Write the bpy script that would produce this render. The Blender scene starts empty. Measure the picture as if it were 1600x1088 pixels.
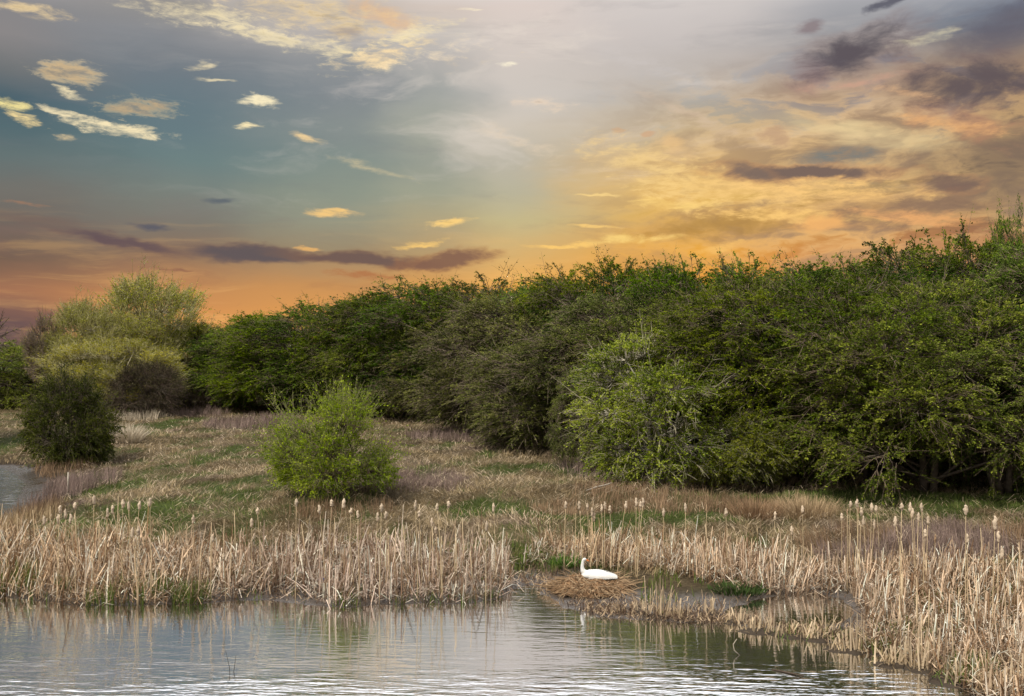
import bpy, math
import numpy as np
from math import radians, sin, cos, pi

# ------------------------------------------------------------------ camera, sky, sun, exposure
F, CX, HY, CAMH = 1500.0, 800.0, 560.0, 6.0        # focal length / centre / horizon in photo pixels, eye height
SC = bpy.context.scene
cam_d = bpy.data.cameras.new('camera'); cam = bpy.data.objects.new('camera', cam_d)
SC.collection.objects.link(cam); SC.camera = cam
cam_d.sensor_width = 36.0; cam_d.lens = 36.0 * F / 1600.0
cam_d.shift_y = (HY - 544.0) / 1600.0
cam_d.clip_start = 0.1; cam_d.clip_end = 6000
cam.location = (0, 0, CAMH); cam.rotation_euler = (radians(90), 0, 0)
SC.view_settings.view_transform = 'Standard'; SC.view_settings.look = 'None'
SC.view_settings.gamma = 1; SC.view_settings.use_curve_mapping = False
SC.view_settings.exposure = 0.0
SC.render.engine = 'CYCLES'
cy = SC.cycles
cy.max_bounces = 5; cy.diffuse_bounces = 3; cy.glossy_bounces = 2; cy.transmission_bounces = 3
cy.transparent_max_bounces = 4; cy.caustics_reflective = False; cy.caustics_refractive = False
cy.sample_clamp_indirect = 4.0

SUN_EL, SUN_AZ = 54.0, 218.0       # compass-like: azimuth from +Y clockwise; the soft daylight comes from behind left
sd = bpy.data.lights.new('sun', 'SUN'); sun = bpy.data.objects.new('sun', sd); SC.collection.objects.link(sun)
sd.energy = 3.9; sd.angle = radians(5); sd.color = (1.0, 0.94, 0.82)
sun.rotation_euler = (radians(90 - SUN_EL), 0, radians(180 - SUN_AZ))

def lin(c):
    r = []
    for v in c[:3]:
        v = v / 255.0
        r.append(v / 12.92 if v <= 0.04045 else ((v + 0.055) / 1.055) ** 2.4)
    return (r[0], r[1], r[2], 1.0)

class NT:
    """tiny helper round a node tree"""
    def __init__(s, tree): s.t = tree
    def n(s, typ, **kw):
        nd = s.t.nodes.new(typ)
        for k, v in kw.items(): setattr(nd, k, v)
        return nd
    def link(s, a, b): s.t.links.new(a, b)
    def put(s, sock, v):
        if isinstance(v, bpy.types.NodeSocket): s.link(v, sock)
        else: sock.default_value = v
    def m(s, op, a, b=None, c=None, clamp=False):
        nd = s.n('ShaderNodeMath', operation=op, use_clamp=clamp)
        s.put(nd.inputs[0], a)
        if b is not None: s.put(nd.inputs[1], b)
        if c is not None: s.put(nd.inputs[2], c)
        return nd.outputs[0]
    def mr(s, v, a, b, c=0.0, d=1.0, smooth=True):
        nd = s.n('ShaderNodeMapRange', interpolation_type='SMOOTHSTEP' if smooth else 'LINEAR')
        for i, x in enumerate((v, a, b, c, d)): s.put(nd.inputs[i], x)
        return nd.outputs[0]
    def mix(s, f, a, b, blend='MIX'):
        nd = s.n('ShaderNodeMix', data_type='RGBA', blend_type=blend)
        s.put(nd.inputs[0], f); s.put(nd.inputs[6], a); s.put(nd.inputs[7], b)
        return nd.outputs[2]
    def noise(s, vec, scale, detail=3, rough=0.55, dist=0.0, out=0):
        nd = s.n('ShaderNodeTexNoise')
        if vec is not None: s.link(vec, nd.inputs['Vector'])
        nd.inputs['Scale'].default_value = scale; nd.inputs['Detail'].default_value = detail
        nd.inputs['Roughness'].default_value = rough; nd.inputs['Distortion'].default_value = dist
        return nd.outputs[out]
    def comb(s, x, y, z=0.0):
        nd = s.n('ShaderNodeCombineXYZ')
        for i, v in enumerate((x, y, z)): s.put(nd.inputs[i], v)
        return nd.outputs[0]
    def vm(s, op, a, b=None):
        nd = s.n('ShaderNodeVectorMath', operation=op)
        s.put(nd.inputs[0], a)
        if b is not None: s.put(nd.inputs[1], b)
        return nd.outputs[1] if op in ('LENGTH', 'DISTANCE', 'DOT_PRODUCT') else nd.outputs[0]
    def mapping(s, vec, loc=(0, 0, 0), rot=(0, 0, 0), sc=(1, 1, 1), typ='POINT'):
        nd = s.n('ShaderNodeMapping', vector_type=typ); s.link(vec, nd.inputs[0])
        nd.inputs[1].default_value = loc; nd.inputs[2].default_value = rot; nd.inputs[3].default_value = sc
        return nd.outputs[0]
    def ramp(s, fac, stops, interp='LINEAR'):
        nd = s.n('ShaderNodeValToRGB'); s.put(nd.inputs[0], fac); cr = nd.color_ramp; cr.interpolation = interp
        stops = sorted(stops, key=lambda q: q[0])
        cr.elements[0].position = stops[0][0]; cr.elements[0].color = stops[0][1]
        cr.elements[1].position = stops[-1][0]; cr.elements[1].color = stops[-1][1]
        for p, c in stops[1:-1]:
            e = cr.elements.new(p); e.color = c
        return nd.outputs[0]

def sky_uv(px, py):
    """direction seen at a photo pixel as (azimuth, tan of elevation)"""
    az = math.atan((px - CX) / F)
    return az, (HY - py) / F * cos(az)

def build_world():
    w = bpy.data.worlds.new('World'); SC.world = w; w.use_nodes = True
    w.node_tree.nodes.clear(); T = NT(w.node_tree)
    gen = T.n('ShaderNodeTexCoord').outputs['Generated']
    sp = T.n('ShaderNodeSeparateXYZ'); T.link(gen, sp.inputs[0])
    X, Y, Z = sp.outputs
    az = T.m('ARCTAN2', X, Y)
    hor = T.m('SQRT', T.m('ADD', T.m('MULTIPLY', X, X), T.m('ADD', T.m('MULTIPLY', Y, Y), 1e-5)))
    v = T.m('DIVIDE', Z, hor)
    P = T.comb(az, v)
    # slow warp so that the gradients are not straight
    w0 = T.noise(T.mapping(P, sc=(3.0, 8.0, 1)), 1.0, 5, 0.6, out=1)
    wv = T.vm('MULTIPLY', T.vm('SUBTRACT', w0, (0.5, 0.5, 0.5)), (0.20, 0.045, 0.0))
    Q = T.vm('ADD', P, wv)
    sq = T.n('ShaderNodeSeparateXYZ'); T.link(Q, sq.inputs[0]); qa, qv = sq.outputs[0], sq.outputs[1]
    rows = [0, 50, 100, 150, 200, 250, 300, 350, 400, 450, 500]
    grid = {
        0:   [(136,134,136),(140,136,136),(112,116,118),(78,100,110),(86,108,114),(102,116,116),(116,114,108),(114,102,94),(118,96,82),(166,116,86),(106,84,84)],
        270: [(150,146,142),(138,140,144),(114,124,132),(104,122,130),(104,124,130),(110,130,130),(122,132,126),(126,122,112),(138,112,92),(200,140,88),(220,150,88)],
        530: [(190,180,170),(180,174,170),(148,150,152),(134,140,144),(136,144,142),(132,144,138),(142,150,136),(150,150,130),(158,140,110),(200,146,90),(228,158,84)],
        665: [(212,198,188),(204,196,188),(180,176,172),(164,166,162),(164,166,154),(154,158,146),(160,162,142),(176,164,130),(186,156,110),(220,158,84),(236,160,72)],
        800: [(220,206,198),(216,204,196),(210,200,192),(206,198,190),(208,198,184),(188,182,166),(186,180,154),(198,184,138),(216,176,112),(240,172,80),(240,160,64)],
        1070:[(210,202,198),(202,194,190),(190,184,180),(180,174,166),(186,170,142),(224,184,118),(226,180,96),(218,170,84),(236,168,66),(226,150,60),(220,140,60)],
        1330:[(166,166,170),(152,152,156),(144,138,142),(156,142,136),(170,150,126),(158,140,114),(172,140,94),(196,142,78),(206,138,80),(200,130,80),(190,120,75)],
        1600:[(112,122,138),(118,118,124),(108,102,104),(110,94,90),(120,100,86),(110,94,80),(104,88,76),(124,92,74),(170,112,76),(160,105,75),(140,95,70)],
    }
    VM = 0.8
    top = (2.0, 2.0, 2.05, 1)
    cols = []
    for x in sorted(grid):
        st = [(max(0, sky_uv(x, r)[1]) / VM, lin(c)) for r, c in zip(rows, grid[x])]
        st.append((0.405 / VM, lin((226, 222, 220)))); st.append((0.47 / VM, top)); st.append((0.66 / VM, top)); st.append((0.79 / VM, (1.0, 1.0, 1.05, 1)))
        cols.append((sky_uv(x, 0)[0], T.ramp(T.m('DIVIDE', qv, VM, clamp=True), st)))
    col = cols[0][1]
    for (a0, _), (a1, c1) in zip(cols[:-1], cols[1:]):
        col = T.mix(T.mr(qa, a0, a1, smooth=True), col, c1)
    # behind and beside the frame: plain pale overcast
    side = T.mr(T.m('ABSOLUTE', az), 0.62, 1.3)
    pale = T.ramp(T.m('DIVIDE', v, VM, clamp=True), [(0, lin((188, 180, 172))), (0.3, lin((205, 204, 206))), (1, (0.8, 0.8, 0.83, 1))])
    col = T.mix(side, col, pale)

    # shared textures: streaks and billows
    st1 = T.noise(T.mapping(Q, rot=(0, 0, radians(-14)), sc=(5, 26, 1)), 1.0, 6, 0.62, 0.4)
    st2 = T.noise(T.mapping(Q, loc=(3, 7, 0), rot=(0, 0, radians(22)), sc=(6, 22, 1)), 1.0, 6, 0.6, 0.6)
    bil = T.noise(T.mapping(P, loc=(1, 2, 0), sc=(22, 44, 1)), 1.0, 7, 0.62, 0.5)
    fine = T.noise(T.mapping(P, loc=(5, 1, 0), rot=(0, 0, radians(8)), sc=(40, 120, 1)), 1.0, 7, 0.68, 0.35)
    # high thin veil
    ux = lambda px: sky_uv(px, 300)[0]
    veil = T.m('MULTIPLY', T.mr(st2, 0.5, 0.72), T.mr(v, 0.10, 0.22))
    veil = T.m('MULTIPLY', veil, T.mr(T.m('ABSOLUTE', T.m('SUBTRACT', az, 0.06)), 0.55, 0.1))
    col = T.mix(T.m('MULTIPLY', veil, 0.42), col, lin((232, 220, 208)))
    shade = T.m('MULTIPLY', T.mr(st1, 0.5, 0.75), T.mr(v, 0.05, 0.16))
    col = T.mix(T.m('MULTIPLY', shade, 0.24), col, lin((116, 118, 124)))
    # low warm bands
    lowt = T.noise(T.mapping(Q, loc=(2, 9, 0), rot=(0, 0, radians(-5)), sc=(5, 60, 1)), 1.0, 5, 0.6, 0.2)
    low = T.m('MULTIPLY', T.mr(lowt, 0.48, 0.7), T.mr(v, 0.17, 0.06))
    col = T.mix(T.m('MULTIPLY', low, 0.30), col, lin((252, 196, 120)))
    low2 = T.m('MULTIPLY', T.mr(st1, 0.5, 0.7), T.mr(v, 0.19, 0.05))
    col = T.mix(T.m('MULTIPLY', low2, 0.34), col, lin((150, 104, 80)))

    reg = T.m('MULTIPLY', T.mr(qa, 0.0, 0.34), T.m('MULTIPLY', T.mr(v, 0.07, 0.12), T.mr(v, 0.33, 0.22)))
    bil2 = T.noise(T.mapping(Q, loc=(4, 5, 0), rot=(0, 0, radians(-6)), sc=(9, 24, 1)), 1.0, 8, 0.6, 0.35)
    col = T.mix(T.m('MULTIPLY', reg, T.mr(bil2, 0.40, 0.49, 0, 0.5)), col, lin((250, 204, 138)))
    col = T.mix(T.m('MULTIPLY', reg, T.mr(bil2, 0.47, 0.60, 0, 0.75)), col, lin((140, 116, 100)))
    warp2 = T.vm('MULTIPLY', T.vm('SUBTRACT', T.noise(T.mapping(P, sc=(14, 40, 1)), 1.0, 4, 0.6, out=1), (0.5, 0.5, 0.5)), (0.045, 0.022, 0.0))
    PW = T.vm('ADD', P, warp2)
    bilc = T.m('SUBTRACT', bil, 0.5); finec = T.m('SUBTRACT', fine, 0.5)
    st1c = T.m('SUBTRACT', st1, 0.5)
    wisp = T.mr(T.noise(T.mapping(P, loc=(8, 3, 0), rot=(0, 0, radians(14)), sc=(30, 110, 1)), 1.0, 6, 0.7, 0.3), 0.34, 0.56, 0.35, 1.0)
    nz = {'b': bilc, 'f': finec, 's': st1c}
    def blob(col, px, py, rx, ry, rot, edge, core=None, op=1.0, amp=2.2, kind='b', soft=0.6, c0=0.9, c1=0.35):
        a, b = sky_uv(px, py)
        mp = T.mapping(PW, loc=(a, b, 0), rot=(0, 0, radians(rot)), sc=(rx / F, ry / F, 1), typ='TEXTURE')
        d = T.m('MULTIPLY_ADD', nz[kind], -amp, T.vm('LENGTH', mp))
        m = T.m('MULTIPLY', T.mr(d, 1.0, 1.0 - soft * 1.25, 0, op), wisp) if kind == 'f' else T.mr(d, 1.0, 1.0 - soft * 1.15, 0, op)
        if kind == 'f' and core is None and edge[0] > 235: core = tuple(int(q * .86 - 8) for q in edge); c0, c1 = 0.25, -0.6
        c = lin(edge) if core is None else T.mix(T.mr(d, c0, c1), lin(edge), lin(core))
        return T.mix(m, col, c)
    CR, CR2, GR = (250, 232, 188), (244, 216, 164), (150, 140, 130)
    # warm lit masses on the right, back to front
    L = [
     (1590, 250, 200, 110, 10, (122,104,90), None, .75, 1.6, 'b', .8),
     (1010, 262, 120, 44, -22, (252,216,148), None, .75, 3.0, 'f', .9),
     (1110, 296, 150, 44, -8, (252,212,136), None, .7, 3.0, 'f', .9),
     (1330, 205, 150, 26, -14, (236,212,160), None, .7, 1.8, 's', .8),
     (1310, 243, 90, 20, -4, (120,126,124), None, .85, 1.2, 'f', .7),
     (1270, 298, 210, 30, -4, (255,206,130), None, .95, 2.4, 'f', .8),
     (1262, 270, 178, 19, -4, (206,150,102), (124,104,94), 1.0, 1.6, 'b', .6),
     (1180, 268, 60, 16, -16, (180,136,98), (130,110,98), .8, 1.6, 'b', .6),
     (1215, 213, 44, 16, 4, (238,200,150), (194,158,126), .7, 2.0, 'b', .6),
     (1050, 225, 36, 20, -30, (240,198,140), None, .6, 2.4, 'b', .7),
     (1005, 212, 14, 7, 0, (212,164,122), None, .6, 1.5, 'b', .6),
     (962, 203, 12, 5, 0, (212,168,126), None, .5, 1.5, 'b', .6),
     (1480, 287, 66, 18, -5, (214,156,106), (128,104,92), .9, 1.8, 'b', .8),
     (1130, 350, 170, 34, 3, (206,150,72), (176,134,72), .8, 1.7, 'b', .8),
     (1060, 318, 90, 10, -4, (255,214,128), None, .8, 2.0, 'f', .7),
     (990, 372, 90, 10, 3, (255,216,128), None, .85, 2.0, 'f', .7),
     (1130, 388, 60, 9, 8, (250,196,110), None, .8, 2.0, 'f', .7),
     (1250, 338, 180, 12, -5, (255,206,124), None, .95, 2.4, 'f', .7),
     (1390, 330, 170, 34, 0, (190,136,92), (140,108,88), .45, 1.8, 'b', .7),
     (1290, 350, 46, 18, 5, (250,186,112), None, .8, 2.2, 'b', .7),
     (1440, 340, 120, 12, -8, (240,176,114), None, .85, 2.2, 'f', .7),
     (1500, 380, 130, 30, 0, (176,116,80), None, .6, 1.8, 'b', .9),
     (930, 305, 46, 3, 1, (250,214,140), None, .9, 1.2, 'f', .6),
     (880, 382, 80, 4, 1, (255,206,116), None, .9, 1.2, 'f', .6),
     (935, 357, 50, 4, 2, (255,210,124), None, .8, 1.2, 'f', .6),
     # dark masses top right
     (1570, 50, 150, 56, 18, (126,114,114), (102,98,108), .85, 1.3, 'b', .9),
     (1270, 120, 50, 40, 30, (172,136,126), None, .5, 2.0, 'b', .9),
     (1400, 120, 110, 26, 5, (176,146,130), None, .4, 2.2, 'b', .9),
     (1328, 82, 128, 48, 16, (150,122,116), (92,84,90), .97, 1.3, 'b', .75),
     (1268, 42, 26, 14, 10, (130,112,116), None, .7, 1.7, 'b', .7),
     (1500, 185, 90, 40, -14, (196,144,110), None, .6, 2.6, 'b', .8),
     (1505, 132, 130, 56, -6, (156,124,108), (100,88,90), .97, 1.5, 'b', .75),
     (1450, 60, 50, 12, 12, (206,196,168), None, .7, 2.4, 'f', .7),
     (1385, 4, 60, 9, 14, (92,92,104), None, .9, 1.8, 'b', .6),
     (1490, 196, 110, 16, -12, (244,186,124), None, .75, 3.0, 'f', .9),
     (1420, 150, 60, 10, -20, (240,190,140), None, .6, 2.8, 'f', .9),
     (1340, 128, 90, 12, 6, (214,164,140), None, .6, 2.8, 'f', .9),
     # left low dark bank
     (190, 378, 120, 11, -8, (122,92,84), (98,80,86), .85, 1.0, 's', .7),
     (400, 396, 130, 16, -2, (124,100,90), (98,88,90), .97, .9, 's', .45),
     (560, 404, 170, 14, -3, (140,106,84), (112,90,84), .95, .9, 's', .5),
     (700, 406, 100, 20, 6, (176,120,76), (134,98,80), .92, 1.6, 'b', .6),
     (570, 428, 90, 6, -2, (178,116,74), None, .8, 1.2, 'f', .6),
     (270, 417, 60, 3, -1, (140,96,78), None, .7, 1.2, 'f', .6),
     (236, 355, 44, 8, -2, (92,92,102), None, .9, .9, 's', .7),
     (348, 314, 34, 7, 1, (94,102,110), None, .85, .9, 's', .7),
     (60, 345, 110, 12, -5, (120,100,92), None, .6, 1.4, 's', .9),
     # cream clouds
     (520, 30, 240, 44, -10, CR2, None, .75, 3.6, 'f', 1.0),
     (330, 28, 150, 22, -4, CR, None, .7, 3.4, 'f', .9),
     (440, 62, 170, 16, -10, CR, None, .75, 3.2, 'f', .8),
     (590, 90, 90, 22, 14, CR, (255,226,176), .9, 2.8, 'f', .8),
     (600, 25, 80, 26, -20, (236,190,140), None, .6, 2.8, 'b', .9),
     (650, 55, 90, 12, 16, CR, None, .8, 2.6, 'f', .8),
     (545, 50, 34, 13, 10, (160,140,124), None, .5, 1.8, 'b', .9),
     (30, 12, 74, 12, -4, CR2, None, .8, 2.6, 'f', .8),
     (107, 114, 52, 18, 4, (250,226,176), (206,180,140), .95, 2.6, 'f', .6),
     (104, 144, 26, 8, -14, CR, None, .9, 2.4, 'f', .6),
     (214, 167, 56, 19, 3, (252,228,170), (190,168,134), .97, 2.6, 'f', .7),
     (180, 202, 88, 11, -3, CR, None, .95, 2.6, 'f', .6),
     (122, 184, 60, 7, -8, CR, None, .9, 2.4, 'f', .6),
     (12, 165, 34, 10, -4, (255,236,160), None, .95, 2.4, 'f', .6),
     (36, 184, 34, 6, -4, (250,224,160), None, .9, 2.4, 'f', .6),
     (104, 214, 18, 7, -20, CR2, None, .8, 2.2, 'f', .6),
     (404, 160, 40, 10, 3, (255,240,198), None, .95, 2.4, 'f', .6),
     (385, 198, 22, 5, 0, (255,236,186), None, .95, 2.0, 'f', .6),
     (318, 103, 26, 9, 20, CR, None, .75, 2.4, 'f', .7),
     (335, 126, 40, 3, 0, CR, None, .7, 1.6, 'f', .7),
     (484, 217, 34, 8, -16, (250,216,158), None, .85, 1.8, 'f', .7),
     (575, 262, 90, 7, -14, (226,206,160), None, .55, 1.8, 'f', .9),
     (522, 335, 54, 8, 2, (252,206,130), None, .9, 1.7, 'f', .6),
     (705, 347, 40, 8, 10, (254,212,130), None, .95, 1.7, 'f', .6),
     (650, 381, 54, 6, 6, (252,206,120), None, .9, 1.9, 'f', .6),
     (480, 387, 24, 4, 0, (240,184,110), None, .8, 1.4, 'f', .6),
     (730, 14, 28, 3, 0, (255,240,206), None, .9, 1.2, 'f', .6),
     (797, 102, 22, 4, 2, (255,244,216), None, .95, 1.2, 'f', .6),
     (845, 165, 60, 14, -6, (240,216,190), None, .7, 2.4, 'f', .9), (800, 215, 110, 16, -24, (236,214,186), None, .5, 2.6, 'f', 1.0), (760, 60, 160, 22, 16, (232,220,208), None, .5, 3.0, 'f', 1.0), (980, 90, 180, 20, -22, (206,198,194), None, .5, 3.0, 'f', 1.0), (1080, 180, 130, 12, -24, (222,196,170), None, .5, 2.8, 'f', 1.0),
     (30, 318, 40, 4, -3, (180,130,96), None, .7, 1.2, 'f', .8),
    ]
    halves = []
    for side_ in (-1, 1):                       # two halves of the sky, blended where they meet
        c2 = col
        for q in L:
            if side_ * (q[0] - 860) + q[2] + 60 > 0: c2 = blob(c2, *q)
        bg = T.n('ShaderNodeBackground'); T.link(c2, bg.inputs[0]); halves.append(bg.outputs[0])
    a_ = sky_uv(860, 300)[0]
    bgm = T.n('ShaderNodeMixShader'); T.link(T.mr(az, a_ - 0.03, a_ + 0.03), bgm.inputs[0])
    T.link(halves[0], bgm.inputs[1]); T.link(halves[1], bgm.inputs[2])
    # real sky light above the clouds
    sky = T.n('ShaderNodeTexSky'); sky.sky_type = 'NISHITA'; sky.sun_disc = False
    sky.sun_elevation = radians(SUN_EL); sky.sun_rotation = radians(SUN_AZ)
    bg2 = T.n('ShaderNodeBackground'); T.link(sky.outputs[0], bg2.inputs[0]); bg2.inputs[1].default_value = 0.12
    mx = T.n('ShaderNodeMixShader'); T.link(T.mr(v, 0.6, 1.8, 0, 0.22), mx.inputs[0])
    T.link(bgm.outputs[0], mx.inputs[1]); T.link(bg2.outputs[0], mx.inputs[2])
    out = T.n('ShaderNodeOutputWorld'); T.link(mx.outputs[0], out.inputs[0])
    w.cycles.sampling_method = 'MANUAL'; w.cycles.sample_map_resolution = 512
build_world()

# ------------------------------------------------------------------ mesh helpers
rng = np.random.default_rng(7)
def mesh_obj(name, V, polys, mats, parent=None, col=None, smooth=False, midx=None):
    """one mesh object out of numpy arrays; polys: list of (n,k) index arrays"""
    me = bpy.data.meshes.new(name)
    V = np.asarray(V, np.float32); polys = [np.asarray(p, np.int32) for p in polys if len(p)]
    me.vertices.add(len(V)); me.vertices.foreach_set('co', V.ravel())
    loops = np.concatenate([p.ravel() for p in polys])
    sizes = np.concatenate([np.full(len(p), p.shape[1], np.int32) for p in polys])
    starts = np.concatenate([[0], np.cumsum(sizes)[:-1]]).astype(np.int32)
    me.loops.add(len(loops)); me.loops.foreach_set('vertex_index', loops)
    me.polygons.add(len(sizes)); me.polygons.foreach_set('loop_start', starts)
    try: me.polygons.foreach_set('loop_total', sizes)
    except Exception: pass
    if smooth: me.polygons.foreach_set('use_smooth', np.ones(len(sizes), bool))
    if midx is not None: me.polygons.foreach_set('material_index', np.asarray(midx, np.int32))
    if col is not None:
        a = me.color_attributes.new('col', 'FLOAT_COLOR', 'POINT')
        c = np.ones((len(V), 4), np.float32); c[:, :3] = col
        a.data.foreach_set('color', c.ravel())
    for m in (mats if isinstance(mats, (list, tuple)) else [mats]): me.materials.append(m)
    me.update(calc_edges=True)
    o = bpy.data.objects.new(name, me); SC.collection.objects.link(o)
    if parent is not None: o.parent = parent
    return o
def tag(o, label, cat=None, group=None, kind=None):
    if label: o['label'] = label
    if cat: o['category'] = cat
    if group: o['group'] = group
    if kind: o['kind'] = kind
    return o
def root(name, loc, label, cat, group=None, rz=0.0, sc=1.0):
    o = bpy.data.objects.new(name, None); SC.collection.objects.link(o)
    o.location = loc; o.rotation_euler = (0, 0, rz); o.scale = (sc, sc, sc) if np.isscalar(sc) else sc
    o.empty_display_size = 0.3
    return tag(o, label, cat, group)
class Acc:
    """collects verts / faces / colours of one mesh"""
    def __init__(s): s.V, s.P, s.C, s.M, s.n = [], [], [], [], 0
    def add(s, V, polys, col, mi=0):
        V = np.asarray(V, float).reshape(-1, 3)
        for p in polys:
            p = np.asarray(p, int)
            if len(p): s.P.append(p + s.n); s.M.append(np.full(len(p), mi))
        s.V.append(V); s.n += len(V)
        c = np.asarray(col, float)
        s.C.append(np.broadcast_to(c, (len(V), 3)) if c.ndim == 1 else c)
    def build(s, name, mats, parent=None, smooth=False):
        return mesh_obj(name, np.concatenate(s.V), s.P, mats, parent, np.concatenate(s.C), smooth, np.concatenate(s.M))

def tube(pts, rad, k=6, cap=True):
    """tapered tube along points -> verts, [quads, tris]"""
    pts = np.asarray(pts, float); n = len(pts); rad = np.broadcast_to(np.asarray(rad, float), (n,))
    t = np.gradient(pts, axis=0); t /= np.linalg.norm(t, axis=1)[:, None] + 1e-9
    ref = np.array([0.0, 0, 1]) if abs(t[0, 2]) < 0.9 else np.array([1.0, 0, 0])
    V = []
    u = np.cross(t[0], ref); u /= np.linalg.norm(u)
    for i in range(n):
        u = u - t[i] * np.dot(u, t[i]); u /= np.linalg.norm(u) + 1e-9
        w = np.cross(t[i], u)
        a = np.arange(k) * 2 * pi / k
        V.append(pts[i] + rad[i] * (np.cos(a)[:, None] * u + np.sin(a)[:, None] * w))
    V = np.concatenate(V)
    i = np.arange(n - 1)[:, None] * k; j = np.arange(k)[None, :]; j2 = (j + 1) % k
    q = np.stack([i + j, i + j2, i + k + j2, i + k + j], -1).reshape(-1, 4)
    polys = [q]
    if cap:
        V = np.concatenate([V, pts[:1], pts[-1:]]); a = np.arange(k); b = (a + 1) % k
        polys.append(np.concatenate([np.stack([b, a, np.full(k, n * k)], 1), np.stack([a + (n - 1) * k, b + (n - 1) * k, np.full(k, n * k + 1)], 1)]))
    return V, polys
def twigs(P, rad, k=3):
    """many thin tapering twigs at once: P (N,S,3), rad (N,S)"""
    N, S, _ = P.shape
    t = P[:, -1] - P[:, 0]; t /= np.linalg.norm(t, axis=1)[:, None] + 1e-9
    ref = np.where(np.abs(t[:, 2:3]) < 0.9, np.array([[0, 0, 1.0]]), np.array([[1.0, 0, 0]]))
    u = np.cross(t, ref); u /= np.linalg.norm(u, axis=1)[:, None] + 1e-9; w = np.cross(t, u)
    a = np.arange(k) * 2 * pi / k
    off = np.cos(a)[None, :, None] * u[:, None] + np.sin(a)[None, :, None] * w[:, None]
    V = P[:, :, None] + rad[:, :, None, None] * off[:, None]
    b = (np.arange(N) * S * k)[:, None, None]; i = (np.arange(S - 1) * k)[None, :, None]; j = np.arange(k)[None, None, :]; j2 = (j + 1) % k
    q = np.stack([b + i + j, b + i + j2, b + i + k + j2, b + i + k + j], -1).reshape(-1, 4)
    return V.reshape(-1, 3), q
def unit(v): return v / (np.linalg.norm(v, axis=-1, keepdims=True) + 1e-9)
def randdir(n, r=None): return unit((r or rng).normal(size=(n, 3)))
def vnoise(x, y, seed=0):
    """smooth value noise 0..1"""
    xi = np.floor(x).astype(np.int64); yi = np.floor(y).astype(np.int64); fx = x - xi; fy = y - yi
    fx = fx * fx * (3 - 2 * fx); fy = fy * fy * (3 - 2 * fy)
    def h(a, b):
        n = (a * 374761393 + b * 668265263 + seed * 1442695041) & 0x7fffffff
        n = ((n ^ (n >> 13)) * 1274126177) & 0x7fffffff
        return ((n ^ (n >> 16)) & 0xffff) / 65535.0
    return (h(xi, yi) * (1 - fx) + h(xi + 1, yi) * fx) * (1 - fy) + (h(xi, yi + 1) * (1 - fx) + h(xi + 1, yi + 1) * fx) * fy
def fbm(x, y, o=4, seed=0):
    s = 0; a = 0.5; t = 0
    for i in range(o): s = s + a * vnoise(x * 2 ** i, y * 2 ** i, seed + i * 17); t += a; a *= 0.5
    return s / t

# ------------------------------------------------------------------ materials
def mat_attr(name, rough=0.85, transl=0.0, gain=1.0, nscale=0.0, namt=0.0, objvar=0.0, spec=0.2, bump=0.0):
    m = bpy.data.materials.new(name); m.use_nodes = True; T = NT(m.node_tree); m.node_tree.nodes.clear()
    at = T.n('ShaderNodeAttribute', attribute_name='col'); c = at.outputs['Color']
    tc = T.n('ShaderNodeTexCoord').outputs['Object']
    if namt > 0:
        f = T.noise(tc, nscale, 4, 0.65)
        c = T.mix(1.0, c, T.ramp(f, [(0.25, (1 - namt,) * 3 + (1,)), (0.75, (1 + namt,) * 3 + (1,))]), 'MULTIPLY')
    if objvar > 0:
        oi = T.n('ShaderNodeObjectInfo').outputs['Random']
        hsv = T.n('ShaderNodeHueSaturation'); T.link(c, hsv.inputs['Color'])
        T.link(T.mr(oi, 0, 1, 0.5 - 0.02 * objvar, 0.5 + 0.018 * objvar, False), hsv.inputs['Hue'])
        T.link(T.mr(T.m('FRACT', T.m('MULTIPLY', oi, 7.3)), 0, 1, 1 - 0.25 * objvar, 1 + 0.25 * objvar, False), hsv.inputs['Value'])
        T.link(T.mr(T.m('FRACT', T.m('MULTIPLY', oi, 13.7)), 0, 1, 1.0, 1.15, False), hsv.inputs['Saturation'])
        c = hsv.outputs[0]
    p = T.n('ShaderNodeBsdfPrincipled'); T.link(c, p.inputs['Base Color'])
    p.inputs['Roughness'].default_value = rough; p.inputs['Specular IOR Level'].default_value = spec
    if bump > 0:
        b = T.n('ShaderNodeBump'); b.inputs['Strength'].default_value = bump; b.inputs['Distance'].default_value = 0.05
        T.link(T.noise(tc, nscale * 2 + 3, 5, 0.7), b.inputs['Height']); T.link(b.outputs[0], p.inputs['Normal'])
    sh = p.outputs[0]
    if transl > 0:
        tr = T.n('ShaderNodeBsdfTranslucent'); T.link(c, tr.inputs[0])
        mx = T.n('ShaderNodeMixShader'); mx.inputs[0].default_value = transl
        T.link(sh, mx.inputs[1]); T.link(tr.outputs[0], mx.inputs[2]); sh = mx.outputs[0]
    out = T.n('ShaderNodeOutputMaterial'); T.link(sh, out.inputs[0])
    return m
M_leaf = mat_attr('leaf', 0.7, 0.3, objvar=0.9, spec=0.06)
M_twig = mat_attr('twig', 0.9)
M_bark = mat_attr('bark', 0.95, nscale=6, namt=0.4, bump=0.8)
M_grass = mat_attr('grass_blade', 0.8, 0.15)
M_reed = mat_attr('dry_reed', 0.75, 0.1, nscale=9, namt=0.15)
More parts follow.
